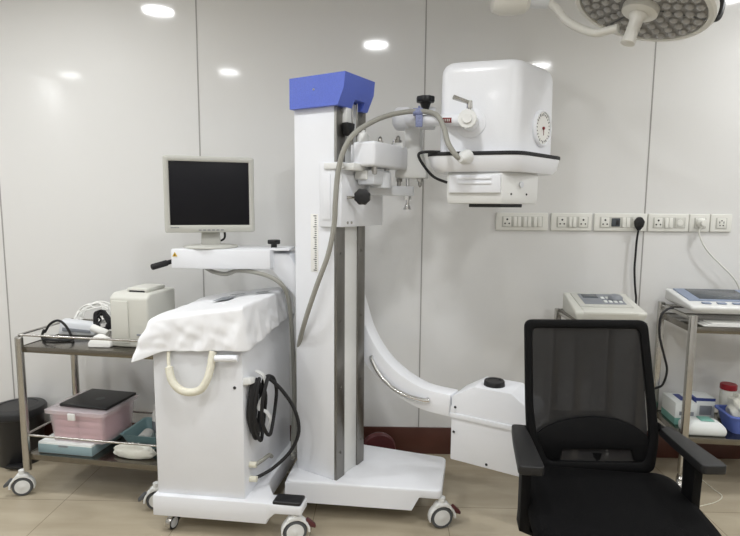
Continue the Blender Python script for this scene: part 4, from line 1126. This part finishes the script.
# seat: rounded cushion
mb = MB()
sr = Zp(597, 474, .48)
fw = V((-.145, -.989, 0)).normalized(); rtv = V((.989, -.145, 0))
sc_ = V((sr.x, sr.y, 0)) + fw * .215
def seat_ring(hw, hd, z, rad=.07):
    poly = [sc_ + rtv * (-hw * .93) - fw * hd, sc_ + rtv * (hw * .93) - fw * hd, sc_ + rtv * hw + fw * hd * .5, sc_ + rtv * hw * .92 + fw * hd, sc_ - rtv * hw * .92 + fw * hd, sc_ - rtv * hw + fw * hd * .5]
    return [V((p.x, p.y, z)) for p in rounded(poly, rad, 5)]
mb.loft([seat_ring(.235, .225, .435), seat_ring(.262, .245, .448), seat_ring(.268, .25, .468), seat_ring(.262, .246, .488), seat_ring(.235, .222, .499), seat_ring(.12, .12, .502, .03)])
mb.build('seat', 'fabric', ch, 60)
# armrests
def armrest(rear, front, postpx, side):
    d = (front - rear); d.z = 0; L = d.length; d.normalize(); n = V((-d.y, d.x, 0))
    root = MB()
    prof = [rear - n * .022, rear + n * .022, rear.lerp(front, .35) + n * .03, front + n * .038, front - n * .038, rear.lerp(front, .35) - n * .03]
    pr_ = rounded(prof, .015, 3)
    root.prism([p - V((0, 0, .028)) for p in pr_], (0, 0, .028), .007, 3)
    o = root.build('armrest', 'pad', ch)
    b = MB(); pc = rear.lerp(front, .62); p0 = pc - V((0, 0, .022))
    bot = V((pc.x, pc.y, .40))
    def sec(c, w_, t_): return [c + d * w_ + n * t_, c - d * w_ + n * t_, c - d * w_ - n * t_, c + d * w_ - n * t_]
    inn_ = (sc_ - bot); inn_.z = 0; inn_.normalize()
    b.loft([sec(p0, .034, .014), sec(V((pc.x, pc.y, .52)), .03, .014), sec(V((pc.x, pc.y, .44)), .03, .014), sec(bot, .032, .016), sec(bot - V((0, 0, .02)) + inn_ * .05, .032, .012) , sec(bot - V((0, 0, .022)) + inn_ * .16, .03, .010)], .004)
    b.build('armrest_post', 'chairplastic', o)
    return o
aZ = .655
al0, al1 = Zp(518, 424, aZ), Zp(532, 467, aZ)
ar0, ar1 = Zp(664, 426, aZ), Zp(716, 466, aZ)
armrest(al0, al1, None, -1); armrest(ar0, ar1, None, 1)
mb = MB(); q = B_(658, 427); mb.cyl(q - nb * .012, ar0 + V((.0, 0, -.018)), .014, sides=16); mb.build('arm_pivot', 'chairplastic', ch)
mb = MB(); q = B_(526, 430); mb.cyl(q - nb * .012, al0 + V((.0, 0, -.018)), .014, sides=16); mb.build('arm_pivot', 'chairplastic', ch)
# mechanism, spine, gas lift, star base
mb = MB(); 
bm_ = B_(598, 468) - nb * .016
mb.tube([bm_ + V((0, 0, .05)) - nb * .02, bm_ - nb * .02, bm_ - nb * .015 + V((0, 0, -.08)), V((sc_.x, sc_.y, .405)) - fw * .12, V((sc_.x, sc_.y, .395))], .022, 12, smooth=5)
mb.box((sc_.x, sc_.y, .39), (.2, .24, .045), .01, 2, Matrix.Rotation(R(-8), 3, 'Z')); mb.build('tilt_mechanism', 'chairplastic', ch)
mb = MB(); mb.cyl((sc_.x, sc_.y, .1), (sc_.x, sc_.y, .25), .028); mb.cyl((sc_.x, sc_.y, .2), (sc_.x, sc_.y, .38), .016); mb.build('gas_lift', 'black', ch)
mb = MB(); mb.cyl((sc_.x, sc_.y, .075), (sc_.x, sc_.y, .14), .045)
for i in range(5):
    a = R(20 + 72 * i); e = V((math.cos(a), math.sin(a), 0)); s_ = V((-e.y, e.x, 0)); c = V((sc_.x, sc_.y, 0))
    mb.loft([[c + e * .03 + s_ * .025 + V((0, 0, .13)), c + e * .03 - s_ * .025 + V((0, 0, .13)), c + e * .03 - s_ * .025 + V((0, 0, .09)), c + e * .03 + s_ * .025 + V((0, 0, .09))],
             [c + e * .29 + s_ * .018 + V((0, 0, .088)), c + e * .29 - s_ * .018 + V((0, 0, .088)), c + e * .29 - s_ * .018 + V((0, 0, .064)), c + e * .29 + s_ * .018 + V((0, 0, .064))]], .004)
mb.build('star_base', 'chairplastic', ch)
for i in range(5):
    a = R(20 + 72 * i); c = V((sc_.x + .28 * math.cos(a), sc_.y + .28 * math.sin(a), 0))
    caster(ch, c, 20 + 72 * i + 60, .026, .04, 'black', 'rubber', 'black', None, .066)

# ------------------------------------------------------------------ surgical lamp
lc_ = A(642, 6, 2.15); dirv = (lc_ - EYE).normalized()
imgdir = M3 @ V((-.36, -.933, 0)); imgdir = (imgdir - dirv * imgdir.dot(dirv)).normalized()
ln = (imgdir * .87 - dirv * .46).normalized()      # lamp axis, pointing down and towards the viewer
lux = (M3 @ V((1, 0, 0))); lux = (lux - ln * lux.dot(ln)).normalized(); luy = ln.cross(lux)
sl_ = thing('surgical_lamp', lc_ - ln * .05, 'round many-lensed surgical lamp hanging from its arm at the top right, switched off', 'surgical lamp')
RL = .247
mb = MB(); mb.lathe([(0, -.09), (.10, -.09), (.17, -.078), (RL - .01, -.045), (RL + .004, -.02), (RL + .004, .004), (RL - .004, .012), (RL - .02, .012), (RL - .022, .002), (0, .002)], lc_, ln, 64); mb.build('lamp_shell', 'lamp', sl_)
mb = MB(); mb.lathe([(0, .003), (RL - .024, .003), (RL - .024, .006), (0, .006)], lc_, ln, 60); mb.build('lamp_face', 'lampgrey', sl_)
lensme = None
for ring_r, cnt in ((.093, 11), (.13, 16), (.167, 21), (.203, 26)):
    for i in range(cnt):
        a = 2 * math.pi * (i + .5 * (cnt % 2)) / cnt
        c = lux * math.cos(a) * ring_r + luy * math.sin(a) * ring_r
        if lensme is None:
            b = MB(); b.lathe([(.0165, 0), (.016, .005), (.013, .009), (.007, .012), (0, .015)], lc_ + c + ln * .006, ln, 14)
            o = b.build('lens', 'lens', sl_); lensme = o; c_first = c.copy()
        else:
            o = lensme.copy(); COL.objects.link(o); o.parent = sl_; o.location = c - c_first
for i in range(3):
    mb = MB(); a = R(20 + 120 * i); c = lux * math.cos(a) + luy * math.sin(a); s_ = ln.cross(c)
    mb.prism([lc_ + c * .06 + s_ * .003 + ln * .006, lc_ + c * (RL - .024) + s_ * .003 + ln * .006, lc_ + c * (RL - .024) - s_ * .003 + ln * .006, lc_ + c * .06 - s_ * .003 + ln * .006], ln * .002, 0)
    mb.build('face_divider', 'greytyre', sl_)
mb = MB(); mb.lathe([(0, .005), (.066, .005), (.064, .028), (.055, .034), (0, .036)], lc_, ln, 36); mb.build('handle_socket', 'lamp', sl_)
mb = MB(); mb.lathe([(0, .036), (.034, .036), (.03, .045), (.024, .06), (.023, .12), (.026, .138), (.026, .145), (.018, .149), (0, .149)], lc_, ln, 26); mb.build('handle', 'lamp', sl_)
# dark side grip
mb = MB(); e0 = lc_ + (A(703, 10, 2.15) - lc_) ; 
gpts = [A(706, 16, 2.12), A(716, 18, 2.12), A(720, 10, 2.13), A(722, -4, 2.16), A(718, -14, 2.2)]
mb.tube(gpts, .014, 12, smooth=6); mb.build('side_grip', 'black', sl_)
# yoke and arm
mb = MB(); yk = [A(618, 28, 2.17), A(606, 31, 2.20), A(596, 33, 2.22), A(582, 29, 2.26), A(566, 20, 2.32), A(556, 8, 2.36), A(548, 3, 2.38), A(540, 2, 2.39)]
mb.tube(yk, .0155, 14, smooth=6); mb.build('yoke_tube', 'lamp', sl_)
mb = MB(); mb.cyl(A(522, 1, 2.39), A(548, 2, 2.385), .026, sides=24); mb.build('swivel_sleeve', 'grey', sl_)
mb = MB(); j0 = A(525, 1, 2.39); j1 = A(492, 1, 2.39)
mb.lathe([(0, -.02), (.03, -.018), (.05, 0), (.056, .05), (.056, .10), (.044, .135), (0, .142)], j0, j1 - j0, 28)
mb.tube([j1 + V((.03, 0, 0)), j1 + V((.02, .0, .12)), j1 + V((.02, .0, .3)), V((j1.x + .02, j1.y, ZC - .003))], .032, 18); mb.build('support_arm', 'lamp', sl_)

# ------------------------------------------------------------------ light
def lampl(x, y, p=12.5, s=.2, z=ZC - .012):
    d = bpy.data.lights.new('downlight', 'AREA'); d.shape = 'DISK'; d.size = s; d.energy = p; d.spread = R(160); d.color = (.975, .985, 1)
    o = bpy.data.objects.new('downlight', d); COL.objects.link(o); o.location = (x, y, z)
for px, py in ((376, 45), (158, 11), (229, 72), (540, 66), (70, 75)):
    # a lamp shows mirrored in the wall: reflect the sight line at the wall
    d = ray(px, py); t = (ZC - .012 - H) / d.z; q = EYE + d * t
    lampl(q.x, 2 * WALL_Y - q.y)
for x, y in ((3.3, .95), (-.45, -.7), (1.68, -.75), (2.2, 2.25), (-3.2, 2.0)): lampl(x, y)
w = bpy.data.worlds.new('room_world'); SC.world = w; w.use_nodes = True
w.node_tree.nodes['Background'].inputs[0].default_value = (.9, .95, 1, 1); w.node_tree.nodes['Background'].inputs[1].default_value = .1
vs = SC.view_settings
vs.view_transform = 'Standard'; vs.look = 'None'; vs.gamma = 1; vs.use_curve_mapping = False; vs.exposure = .13
